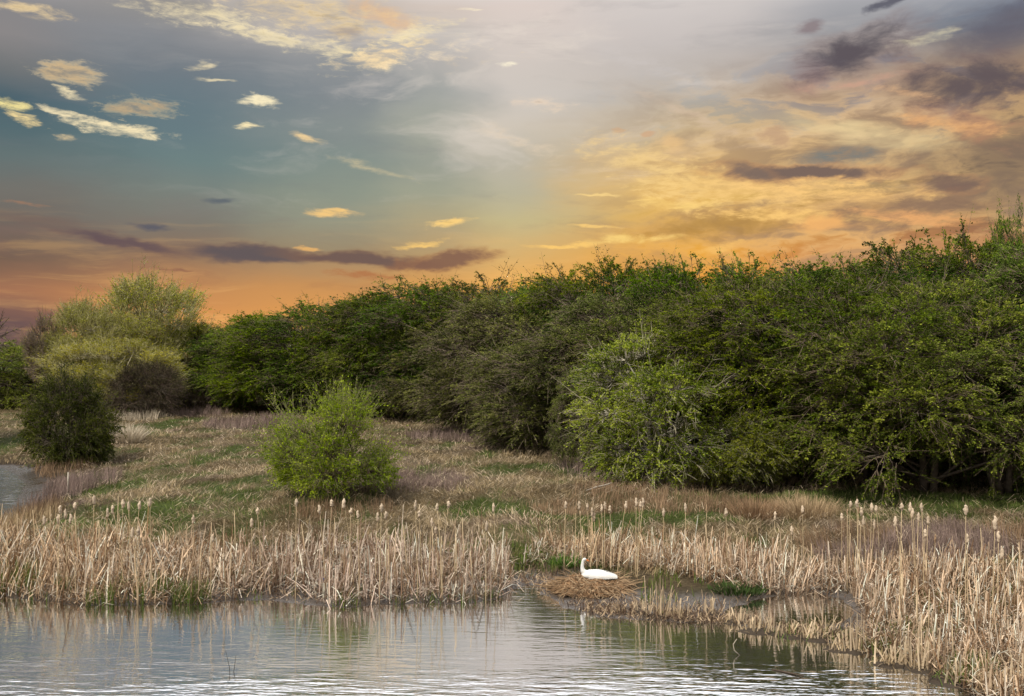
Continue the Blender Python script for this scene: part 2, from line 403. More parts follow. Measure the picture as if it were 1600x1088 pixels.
# ------------------------------------------------------------------ the lie of the land
def w0(px, py, z=0.0):
    D = F * (CAMH - z) / (py - HY)
    return ((px - CX) / F * D, D)
SHORE_PX = [(-700, 940), (-150, 938), (0, 936), (60, 941), (130, 948), (220, 947), (290, 945), (350, 940), (420, 938), (480, 944), (540, 950), (600, 947), (700, 943), (778, 938),
            (800, 928), (822, 916), (842, 918), (852, 932), (885, 953), (935, 965), (1000, 972), (1060, 974), (1140, 976), (1172, 984), (1205, 988), (1245, 1000), (1310, 1010),
            (1360, 1022), (1400, 1034), (1440, 1050), (1480, 1064), (1520, 1084), (1560, 1112), (1640, 1180), (1760, 1300)]
shore = [w0(*p) for p in SHORE_PX]
LAND = np.array(shore + [(60, 5), (900, 5), (900, 3000), (-900, 3000), (-900, 23.7)])
CHAN = np.array([w0(*p) for p in [(24, 742), (36, 752), (30, 774), (10, 796), (-10, 810), (-70, 830), (-600, 850), (-1100, 742), (-100, 729), (4, 733)]])
PUD = np.array([w0(*p) for p in [(1166, 955), (1178, 938), (1215, 931), (1265, 929), (1318, 936), (1336, 950), (1325, 966), (1262, 972), (1200, 970)]])
def sdist(x, y, poly):
    """signed distance, positive inside"""
    d = np.full(x.shape, 1e9); ins = np.zeros(x.shape, bool)
    n = len(poly)
    for i in range(n):
        a, b = poly[i], poly[(i + 1) % n]
        ex, ey = b - a
        t = np.clip(((x - a[0]) * ex + (y - a[1]) * ey) / (ex * ex + ey * ey), 0, 1)
        d = np.minimum(d, np.hypot(x - a[0] - t * ex, y - a[1] - t * ey))
        c = ((a[1] > y) != (b[1] > y)) & (x < (b[0] - a[0]) * (y - a[1]) / (b[1] - a[1] + 1e-12) + a[0])
        ins ^= c
    return np.where(ins, d, -d)
MUD = [(w0(820, 912), 2.4), (w0(890, 932), 1.6), (w0(1000, 952), 1.6), (w0(1120, 960), 1.8), (w0(1250, 930), 2.6), (w0(1300, 985), 1.5), (w0(500, 935), 1.0)]
def land_d(x, y):
    wob = (fbm(x * 0.9, y * 0.9, 3, 5) - 0.5) * 0.9 + (fbm(x * 3.5, y * 3.5, 2, 8) - 0.5) * 0.35
    return np.minimum(sdist(x, y, LAND), -sdist(x, y, CHAN)) + wob * 0.6
def height(x, y):
    x = np.asarray(x, float); y = np.asarray(y, float)
    d = land_d(x, y)
    mud = np.zeros(x.shape)
    for (mx, my), r in MUD: mud = np.maximum(mud, np.exp(-((x - mx) ** 2 + ((y - my) * 0.8) ** 2) / (r * r)))
    up = np.interp(d, [-400, -6, -2, -0.5, 0, 0.5, 1.5, 3, 6, 12, 25, 80], [-2.5, -1.2, -.5, -.12, 0.0, .05, .14, .24, .42, .75, .9, 1.0])
    z = np.where(d > 0, up * (1 - 0.72 * mud), up)
    z = z + np.clip(d / 6, 0, 1) * (fbm(x * 0.35, y * 0.35, 4, 3) - 0.5) * 0.55 + np.clip(d * 2, 0, 1) * (fbm(x * 2.2, y * 2.2, 3, 31) - 0.5) * 0.07
    p = sdist(x, y, PUD)
    z = np.where(d > 0, z + np.interp(p, [-0.6, 0, 0.5], [0, -0.10, -0.2]) * 1.0, z)
    return z
def hz(x, y): return float(height(np.array([x]), np.array([y]))[0])
def ground(px, py):
    """the spot of ground seen at a photo pixel"""
    z = 0.3
    for _ in range(25):
        x, D = w0(px, py, z); z = 0.5 * z + 0.5 * hz(x, D)
    x, D = w0(px, py, z)
    return np.array([x, D, hz(x, D)])
def pix(x, y, z): return CX + F * x / y, HY + F * (CAMH - z) / y

# colour of the ground by place: (px, py, rx, ry, colour), patches in the meadow where the sward changes
GREEN, BLOND, MAUVE, BROWN, DARKG = (.085, .12, .03), (.245, .185, .105), (.18, .13, .105), (.13, .095, .05), (.05, .08, .02)
PATCH = []
def patch(px, py, rx, ry, kind, wgt=1.0):
    a = ground(px, py); dy = abs(ground(px, py - ry)[1] - ground(px, py + ry)[1]) / 2
    PATCH.append((a[0], a[1], rx / F * a[1], max(dy, .4), kind, wgt))
for q in [(230, 800, 110, 22, 0), (120, 770, 60, 18, 0, .4), (200, 755, 70, 12, 0, .7), (330, 780, 110, 22, 0, .7), (300, 720, 120, 20, 0, .35), (1000, 800, 100, 10, 0, .5), (260, 665, 60, 8, 0, .8), (360, 655, 60, 5, 0, .4), (520, 795, 90, 12, 0, .9), (20, 690, 60, 30, 0, 1.0),
          (830, 800, 120, 10, 0, 1.1), (760, 790, 50, 10, 0, .6), (890, 885, 40, 10, 0, .7), (820, 880, 50, 14, 0, .5), (1400, 779, 260, 13, 0, 1.9), (1250, 774, 90, 12, 0, 1.6), (180, 815, 200, 14, 0, .9), (460, 760, 120, 30, 0, .35), (870, 730, 90, 10, 0, .4), (1570, 792, 80, 14, 0, 1.6), (640, 650, 60, 5, 0, .5), (1150, 800, 60, 8, 0, .3), (1200, 900, 60, 20, 0, .25),
          (390, 665, 70, 10, 1, .8), (650, 745, 60, 16, 1, 1.1), (100, 760, 50, 16, 1, 1.0), (760, 685, 110, 12, 1, .9), (720, 700, 100, 10, 1, .5), (1480, 830, 160, 25, 1, .7), (900, 700, 60, 14, 1, .6), (640, 770, 60, 12, 1, .5), (100, 800, 60, 12, 1, .7), (1000, 740, 80, 14, 1, .5)]:
    patch(*q)
def zones(x, y):
    """weights (green, mauve) 0..1 of the sward"""
    g = np.zeros(x.shape); m = np.zeros(x.shape)
    wx = x + (fbm(x * 0.5, y * 0.5, 3, 77) - 0.5) * 3; wy = y + (fbm(x * 0.5, y * 0.5, 3, 78) - 0.5) * 4
    for (a, b, rx, ry, k, w) in PATCH:
        e = w * np.exp(-(((wx - a) / rx) ** 2 + ((wy - b) / ry) ** 2))
        if k == 0: g = np.maximum(g, e)
        else: m = np.maximum(m, e)
    n = fbm(x * 0.8, y * 0.55, 4, 41); n2 = fbm(x * 0.7, y * 0.5, 4, 51)
    g = np.clip((g * 1.3 + (n - 0.5) * 2.6 - 0.04) * 1.2, 0, .92); m = np.clip((m + (n2 - 0.5) * 2.0 - 0.12) * 1.6, 0, 1)
    far = np.clip((y - 105) / 30, 0, 1)
    return np.maximum(g, far), m * (1 - g)
def sward(x, y):
    g, m = zones(x, y)
    c = np.array(BLOND)[None] * (1 - m)[:, None] + np.array(MAUVE)[None] * m[:, None]
    b = np.clip((fbm(x * .8, y * .55, 4, 61) - 0.44) * 5, 0, 1)[:, None] * 0.8
    c = c * (1 - b) + np.array(BROWN) * b
    return c * (1 - g)[:, None] + np.array(GREEN)[None] * g[:, None], g, m

def build_ground():
    xs = np.concatenate([-np.geomspace(3000, 32, 40), np.arange(-30, 30.01, 0.16), np.geomspace(32, 3000, 40)])
    ys = np.concatenate([np.linspace(-400, 8, 8), np.arange(10, 15, 0.5), np.arange(15, 34, 0.13), np.arange(34, 60, 0.3), np.arange(60, 120, 1.2), np.geomspace(122, 4000, 40)])
    gx, gy = np.meshgrid(xs, ys); x, y = gx.ravel(), gy.ravel()
    z = height(x, y)
    d = land_d(x, y)
    nx, ny = len(xs), len(ys)
    i = (np.arange(ny - 1)[:, None] * nx + np.arange(nx - 1)[None]).ravel()
    q = np.stack([i, i + 1, i + nx + 1, i + nx], 1)
    mt = bpy.data.materials.new('earth'); mt.use_nodes = True; T = NT(mt.node_tree); mt.node_tree.nodes.clear()
    at = T.n('ShaderNodeAttribute', attribute_name='col').outputs['Color']
    tc = T.n('ShaderNodeTexCoord').outputs['Object']; geo = T.n('ShaderNodeNewGeometry').outputs['Position']
    s2 = T.n('ShaderNodeSeparateXYZ'); T.link(geo, s2.inputs[0])
    n1 = T.noise(tc, 9, 6, 0.7); n2 = T.noise(tc, 1.3, 4, 0.6)
    c = T.mix(1.0, at, T.ramp(n1, [(0.3, (.45, .45, .45, 1)), (0.7, (1.5, 1.5, 1.45, 1))]), 'MULTIPLY')
    p = T.n('ShaderNodeBsdfPrincipled'); T.link(c, p.inputs['Base Color'])
    wet = T.mr(s2.outputs[2], 0.16, 0.03)
    T.link(T.m('ADD', T.mr(wet, 0, 1, 0.95, 0.24), T.m('MULTIPLY', T.m('SUBTRACT', n2, 0.5), 0.3)), p.inputs['Roughness'])
    T.link(T.mr(wet, 0, 1, 0.1, 0.9), p.inputs['Specular IOR Level'])
    b = T.n('ShaderNodeBump'); b.inputs['Distance'].default_value = 0.06
    T.link(T.mr(wet, 0, 1, 0.9, 0.25), b.inputs['Strength'])
    T.link(T.m('ADD', n1, T.noise(tc, 40, 3, 0.6)), b.inputs['Height']); T.link(b.outputs[0], p.inputs['Normal'])
    out = T.n('ShaderNodeOutputMaterial'); T.link(p.outputs[0], out.inputs[0])
    o = mesh_obj("ground", np.stack([x, y, z], 1), [q], mt, None, COL(x, y, z, d), True)
    tag(o, 'low pond bank and meadow ground, dark mud at the waterline turning to dry sward', kind='structure')
def COL(x, y, z, d):
    c, g, m = sward(x, y)
    soil = np.array((.045, .032, .022)); mudc = np.array((.085, .07, .06))
    c = c * 0.6
    k = np.clip((d - 1.2) / 3, 0, 1)[:, None]; c = soil * (1 - k) + c * k
    mm = np.zeros(len(x))
    for (mx, my), r in MUD: mm = np.maximum(mm, np.exp(-((x - mx) ** 2 + ((y - my) * 0.8) ** 2) / (r * r)))
    mm = np.clip(mm * 2 - 0.4, 0, 1)[:, None] * np.clip(1.6 - z / 0.12, 0, 1)[:, None]
    return c * (1 - mm) + mudc * mm
build_ground()

def build_water():
    mt = bpy.data.materials.new('pond_water'); mt.use_nodes = True; T = NT(mt.node_tree); mt.node_tree.nodes.clear()
    geo = T.n('ShaderNodeNewGeometry').outputs['Position']
    sp = T.n('ShaderNodeSeparateXYZ'); T.link(geo, sp.inputs[0])
    p2 = T.mapping(geo, rot=(0, 0, radians(3)))
    rip = T.noise(T.mapping(p2, sc=(1.1, 4.6, 1)), 1.0, 3, 0.5, 0.35)
    rip2 = T.noise(T.mapping(p2, loc=(9, 3, 0), sc=(2.8, 10, 1)), 1.0, 2, 0.5)
    fineN = T.noise(T.mapping(geo, sc=(5, 13, 1)), 1.0, 2, 0.5)
    patchn = T.noise(T.mapping(geo, loc=(4, 0, 0), sc=(.16, .4, 1)), 1.0, 3, 0.5)
    near = T.mr(T.m('MULTIPLY_ADD', patchn, 7.0, sp.outputs[1]), 23.8, 18.9)     # breeze reaches the open water only
    near = T.m('MAXIMUM', near, T.mr(sp.outputs[1], 36.0, 40.0, 0, 0.8))
    h = T.m('ADD', T.m('MULTIPLY', T.m('MULTIPLY_ADD', rip2, 0.35, rip), T.m('MULTIPLY_ADD', near, 0.029, 0.0050)), T.m('MULTIPLY', fineN, 0.0011))
    b = T.n('ShaderNodeBump'); b.inputs['Strength'].default_value = 1.0; b.inputs['Distance'].default_value = 1.0
    T.link(h, b.inputs['Height'])
    gl = T.n('ShaderNodeBsdfGlossy'); gl.inputs['Color'].default_value = (0.96, 0.97, 1.0, 1); gl.inputs['Roughness'].default_value = 0.03
    T.link(b.outputs[0], gl.inputs['Normal'])
    df = T.n('ShaderNodeBsdfDiffuse'); df.inputs['Color'].default_value = (.055, .052, .032, 1)
    g2 = T.n('ShaderNodeBsdfGlossy'); g2.inputs['Color'].default_value = (0.96, 0.97, 1.0, 1); g2.inputs['Roughness'].default_value = 0.17
    T.link(b.outputs[0], g2.inputs['Normal']); gm = T.n('ShaderNodeMixShader'); gm.inputs[0].default_value = 0.13     # ripples too fine to model
    T.link(gl.outputs[0], gm.inputs[1]); T.link(g2.outputs[0], gm.inputs[2])
    fr = T.n('ShaderNodeFresnel'); fr.inputs['IOR'].default_value = 2.6; T.link(b.outputs[0], fr.inputs['Normal'])
    mx = T.n('ShaderNodeMixShader'); T.link(T.mr(fr.outputs[0], 0.12, 0.40, 0.55, 0.98, False), mx.inputs[0])
    T.link(df.outputs[0], mx.inputs[1]); T.link(gm.outputs[0], mx.inputs[2])
    out = T.n('ShaderNodeOutputMaterial'); T.link(mx.outputs[0], out.inputs[0])
    V = [(-600, -300, 0), (600, -300, 0), (600, 90, 0), (-600, 90, 0)]
    tag(mesh_obj('pond_water', V, [np.array([[0, 1, 2, 3]])], mt), 'grey pond water with fine wind ripples in front of the reed bank', kind='structure')
build_water()
# ------------------------------------------------------------------ trees and bushes
def lerp(a, b, t): return a + (b - a) * t
def bez(a, b, c, n):
    t = np.linspace(0, 1, n)[:, None]
    return (1 - t) ** 2 * a + 2 * t * (1 - t) * b + t * t * c
def make_tree(R, H, seed, leafc, twigc=(.16, .12, .085), barkc=(.13, .105, .08), nlobe=26, nspray=1200, K=60, L=1.1, leaf=(.088, .042),
              clear=0.0, up=0.3, droop=0.35, stems=3, bare=0.10, shoots=0.06, box=3.0, lobe_r=(.17, .34), squash=0.8, trunk_r=.16, limb_vis=0.0, side=4, tipc=None, depthz=1.0, skirt=0.22, sl=1.6, leafscale=1.0, shell=(.55, 1.0)):
    """crown and trunk meshes of one tree: lobes carry arching sprays, each a twig with side twigs and small leaves"""
    r = np.random.default_rng(seed)
    # lobes on a boxy dome
    d = randdir(nlobe, r); d[:, 2] = np.where(d[:, 2] < -0.8, -d[:, 2], d[:, 2])
    ns_ = int(nlobe * skirt); a_ = r.uniform(0, 2 * pi, ns_); d[:ns_] = unit(np.stack([np.cos(a_), np.sin(a_), r.uniform(-.95, -.45, ns_)], 1))
    hz_ = (1 - np.abs(d[:, 2]) ** box) ** (1 / box)
    az = np.arctan2(d[:, 1], d[:, 0])
    lr = R * r.uniform(lobe_r[0], lobe_r[1], nlobe)
    k = r.uniform(0.62, 1.04, nlobe) ** 0.7
    cz0 = clear + (H - clear) * 0.5; hh = (H - clear) * 0.5
    lc = np.stack([np.cos(az) * hz_ * (R - lr * .8) * k, np.sin(az) * hz_ * (R - lr * .8) * k * depthz, cz0 + d[:, 2] * (hh - lr * squash * .8) * k], 1)
    lc = np.concatenate([lc, [[0, 0, cz0]]]); lr = np.append(lr, R * .5)
    n = len(lc)
    w = lr ** 2; li = r.choice(n, nspray, p=w / w.sum())
    ds = randdir(nspray, r)
    out = unit(lc[li] * [1, 1, .7] - [0, 0, cz0 * .7] + 1e-3)
    flip = np.sum(ds * out, 1) < -0.25; ds[flip] *= -1
    s = lc[li] + ds * (lr[li] * r.uniform(shell[0], shell[1], nspray))[:, None] * [1, 1, squash]
    s[:, 2] = np.maximum(s[:, 2], clear + .12)
    di = unit(ds * .75 + out * .35 + np.array([0, 0, up]) + r.normal(size=(nspray, 3)) * .28)
    Ls = L * r.uniform(.6, 1.3, nspray)
    kind = r.random(nspray); isbare = kind < bare; isshoot = (kind > 1 - shoots) & (di[:, 2] > .1)
    Ls[isshoot] *= sl; di[isshoot] = unit(di[isshoot] + [0, 0, .5])
    dr = droop * r.uniform(.3, 1.5, nspray); dr[isshoot] *= .2
    def curve(t, s=s, di=di, Ls=Ls, dr=dr):
        """t (N,M) -> points along each spray"""
        return s[:, None] + di[:, None] * (Ls[:, None] * t)[..., None] - np.array([0, 0, 1.0]) * (dr[:, None] * Ls[:, None] * t ** 2)[..., None]
    A = Acc()
    # leaves
    t = r.uniform(.05, 1.02, (nspray, K)) ** .8
    c = curve(t)
    # gather leaves on a few side twigs so that the spray looks feathery
    ns = 7; sd_ = randdir(nspray * ns, r).reshape(nspray, ns, 3); sd_ = unit(sd_ + di[:, None] * 1.15)
    ts = r.uniform(.1, .85, (nspray, ns)); sb = curve(ts)
    pick = r.integers(0, ns, (nspray, K)); ii = np.arange(nspray)[:, None]
    slen = Ls[:, None] * .48 * (1.15 - ts)
    tt = r.uniform(.1, 1, (nspray, K))
    c2 = sb[ii, pick] + sd_[ii, pick] * (slen[ii, pick] * tt)[..., None]
    c2[..., 2] -= 0.12 * tt ** 2 * Ls[:, None]
    on = r.random((nspray, K)) < .82
    c = np.where(on[..., None], c2, c)
    c = c + r.normal(size=c.shape) * .022
    ax = np.where(on[..., None], sd_[ii, pick], di[:, None])
    keep = r.random((nspray, K)) < np.where(isbare, .10, np.where(isshoot, .45, 1.0))[:, None]
    keep &= c[..., 2] > .03
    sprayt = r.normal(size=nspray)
    tint = (sprayt[:, None] * .20 + r.normal(size=(nspray, K)) * .16 + (t - .5) * .22 + (lr[li] * 0 + (np.sin(li * 12.9898) * 43758.5453 % 1) - .5)[:, None] * .5)  # tone by lobe, spray and leaf; dark lobes imitate shade in the crown
    c = c[keep]; tint = tint[keep]; ax = ax[keep]; N = len(c)
    a = unit(ax + randdir(N, r) * .75); b = unit(np.cross(a, randdir(N, r)))
    sz = (r.uniform(.45, 1.35, N) * leafscale)[:, None]
    a = a * leaf[0] * .5 * sz; b = b * leaf[1] * .5 * sz
    V = np.stack([c - a, c - b * 1.0 + a * .1, c + a, c + b + a * .1], 1).reshape(-1, 3)
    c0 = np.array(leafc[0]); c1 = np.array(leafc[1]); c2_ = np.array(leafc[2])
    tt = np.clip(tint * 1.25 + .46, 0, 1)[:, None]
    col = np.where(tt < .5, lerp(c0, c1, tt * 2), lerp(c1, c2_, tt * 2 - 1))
    q = np.arange(N * 4).reshape(-1, 4)
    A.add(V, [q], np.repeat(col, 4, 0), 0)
    # twigs: spray axes and side twigs
    t = np.linspace(0, 1, 5)[None].repeat(nspray, 0)
    P = curve(t); P[:, 0] -= di * .0
    rad = np.array([.013, .011, .008, .006, .003])[None] * r.uniform(.7, 1.3, nspray)[:, None] * (1 + limb_vis)
    tv, tq = twigs(P, rad)
    tc = np.array(twigc) * r.uniform(.6, 1.7, nspray)[:, None]
    A.add(tv, [tq], np.repeat(tc, 15, 0), 1)
    sel = r.random((nspray, ns)) < np.where(isbare, 1.0, .35)[:, None]
    b0 = sb[sel]; e0 = b0 + sd_[sel] * slen[sel][:, None]; e0[:, 2] -= 0.1
    if len(b0):
        P = np.stack([b0, lerp(b0, e0, .5) + [0, 0, .03], e0], 1)
        tv, tq = twigs(P, np.array([.008, .006, .003])[None].repeat(len(P), 0) * (1 + limb_vis))
        A.add(tv, [tq], np.repeat(np.array(twigc) * r.uniform(.7, 1.6, len(P))[:, None], 9, 0), 1)
    # trunk, limbs to every lobe, branches to sprays
    B = Acc()
    bc = np.array(barkc)
    bases = []
    for i in range(stems):
        a0 = r.uniform(0, 2 * pi); rr = (0.0 if stems == 1 else r.uniform(.12, .35) * min(R, 2) * .5)
        b0 = np.array([cos(a0) * rr, sin(a0) * rr, -.15]); lean = r.uniform(.05, .3) * R * (0 if stems == 1 else 1)
        tip = np.array([cos(a0) * (rr + lean), sin(a0) * (rr + lean), H * r.uniform(.45, .62)])
        p = bez(b0, lerp(b0, tip, .5) + r.normal(size=3) * [.2, .2, .05] * R * .2, tip, 9)
        V, q = tube(p, np.linspace(trunk_r, trunk_r * .35, 9) * (1 if stems == 1 else .75), 7)
        B.add(V, q, bc * r.uniform(.8, 1.2)); bases.append(p)
    for j in range(n):
        p = bases[r.integers(0, stems)]; st = p[r.integers(2 if clear < .5 else 4, 9)]
        if lc[j, 2] < st[2]: st = p[r.integers(1, 4)]
        mid = lerp(st, lc[j], .5) + np.array([0, 0, .12 * R]) + r.normal(size=3) * .06 * R
        pp = bez(st, mid, lc[j], 7)
        V, q = tube(pp, np.linspace(trunk_r * .4, .02, 7), 5, False)
        B.add(V, q, bc * r.uniform(.8, 1.3))
    # branches
    m = r.choice(nspray, min(nspray, int(nspray * .5)), replace=False)
    P = np.stack([lc[li[m]], lerp(lc[li[m]], s[m], .5) + r.normal(size=(len(m), 3)) * .06 * R * .3, s[m], s[m] + di[m] * Ls[m][:, None] * .3], 1)
    tv, tq = twigs(P, np.array([.022, .017, .012, .008])[None].repeat(len(P), 0) * (1 + limb_vis))
    B.add(tv, [tq], bc * 1.2)
    return A, B

PROTO = {}
def proto(key, **kw):
    """mesh data of one kind of tree, made once"""
    R, H = kw.pop('R'), kw.pop('H'); names = kw.pop('names', ('crown', 'trunk'))
    A, B = make_tree(R, H, **kw)
    c = A.build('crown', [M_leaf, M_twig]); t = B.build('trunk', [M_bark])
    PROTO[key] = (c.data, t.data, R, H)
    bpy.data.objects.remove(c); bpy.data.objects.remove(t)
TREES = []
def tree(key, name, px, pyb, pyt, wpx, label, cat='tree', group=None, back=0.0, rz=None, yb=None, loc=None):
    """stand a tree where the photo has its foot; size it from its top and width"""
    cd, td, R, H = PROTO[key]
    g = ground(px, pyb) if loc is None else np.array(loc)
    if name == 'thorn_tree': wpx = wpx * 1.55
    if back:
        D = g[1] + back + (wpx / F * g[1] * .38 if name == 'thorn_tree' and back > 0 else 0); x = (px - CX) / F * D; g = np.array([x, D, hz(x, D)])
    if name == 'thorn_tree': wpx = wpx * 1.55
    wd = wpx / F * g[1]
    ht = CAMH - (pyt - HY) * g[1] / F - g[2]
    if not back: g[1] += wd * 0.42; g[0] = (px - CX) / F * g[1]; g[2] = hz(g[0], g[1]); ht = CAMH - (pyt - HY) * g[1] / F - g[2]
    s = wd / (2 * R)
    o = root(name, tuple(g - [0, 0, .03]), label, cat, group, rz if rz is not None else rng.uniform(0, 6.28), (s, s, ht / H))
    for nm, me in (('crown', cd), ('trunk', td)):
        c = bpy.data.objects.new(nm, me); SC.collection.objects.link(c); c.parent = o
    TREES.append((g[0], g[1], wd / 2))
    return o

# colours: darkest leaves, deepened to paint in shaded gaps .. fresh tips
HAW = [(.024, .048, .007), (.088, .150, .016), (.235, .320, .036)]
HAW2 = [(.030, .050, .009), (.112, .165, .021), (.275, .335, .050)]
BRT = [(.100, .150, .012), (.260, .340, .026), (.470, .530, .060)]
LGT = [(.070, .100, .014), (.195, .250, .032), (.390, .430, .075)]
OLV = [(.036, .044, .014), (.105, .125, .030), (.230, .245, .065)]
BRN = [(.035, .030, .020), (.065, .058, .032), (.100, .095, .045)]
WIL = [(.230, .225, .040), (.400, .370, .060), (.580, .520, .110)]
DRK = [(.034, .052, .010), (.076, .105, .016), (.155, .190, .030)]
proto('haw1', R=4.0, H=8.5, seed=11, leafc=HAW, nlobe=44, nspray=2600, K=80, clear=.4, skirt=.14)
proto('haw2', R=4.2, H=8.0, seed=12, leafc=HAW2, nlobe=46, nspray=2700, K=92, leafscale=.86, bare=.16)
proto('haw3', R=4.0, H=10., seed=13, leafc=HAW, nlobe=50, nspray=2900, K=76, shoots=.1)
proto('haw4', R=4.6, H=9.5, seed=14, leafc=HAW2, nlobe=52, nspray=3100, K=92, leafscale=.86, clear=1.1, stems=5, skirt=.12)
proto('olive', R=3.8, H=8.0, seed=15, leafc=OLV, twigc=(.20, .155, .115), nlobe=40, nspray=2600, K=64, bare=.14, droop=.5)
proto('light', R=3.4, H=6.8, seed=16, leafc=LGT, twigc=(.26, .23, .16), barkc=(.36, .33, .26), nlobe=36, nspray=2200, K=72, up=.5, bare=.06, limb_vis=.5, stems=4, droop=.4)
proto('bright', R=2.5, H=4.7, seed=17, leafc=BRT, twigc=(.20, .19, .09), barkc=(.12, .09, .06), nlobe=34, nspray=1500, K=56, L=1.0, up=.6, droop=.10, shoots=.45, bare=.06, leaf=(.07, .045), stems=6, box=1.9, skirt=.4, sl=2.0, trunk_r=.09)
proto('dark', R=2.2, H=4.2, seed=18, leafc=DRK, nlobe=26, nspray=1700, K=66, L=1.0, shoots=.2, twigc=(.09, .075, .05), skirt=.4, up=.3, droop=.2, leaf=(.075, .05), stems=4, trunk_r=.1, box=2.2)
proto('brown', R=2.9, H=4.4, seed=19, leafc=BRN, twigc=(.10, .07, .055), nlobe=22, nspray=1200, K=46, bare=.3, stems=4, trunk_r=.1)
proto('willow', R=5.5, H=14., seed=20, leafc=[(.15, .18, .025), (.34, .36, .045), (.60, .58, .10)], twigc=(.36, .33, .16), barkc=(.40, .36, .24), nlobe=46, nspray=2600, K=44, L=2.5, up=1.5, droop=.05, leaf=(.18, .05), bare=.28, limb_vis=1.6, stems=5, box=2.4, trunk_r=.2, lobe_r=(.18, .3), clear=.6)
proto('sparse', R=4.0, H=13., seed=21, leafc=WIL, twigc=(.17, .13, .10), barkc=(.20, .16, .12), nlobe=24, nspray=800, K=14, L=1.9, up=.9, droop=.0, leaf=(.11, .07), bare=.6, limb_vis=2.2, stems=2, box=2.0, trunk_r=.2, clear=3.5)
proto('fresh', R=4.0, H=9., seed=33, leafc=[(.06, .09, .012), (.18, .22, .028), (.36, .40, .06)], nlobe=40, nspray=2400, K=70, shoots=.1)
proto('shrub', R=2.6, H=4.5, seed=23, leafc=[(.05, .05, .03), (.09, .085, .05), (.14, .13, .075)], twigc=(.25, .19, .16), nlobe=20, nspray=1100, K=40, bare=.45, stems=4, trunk_r=.09)

HG = 'thorn trees of the hedge behind the meadow'
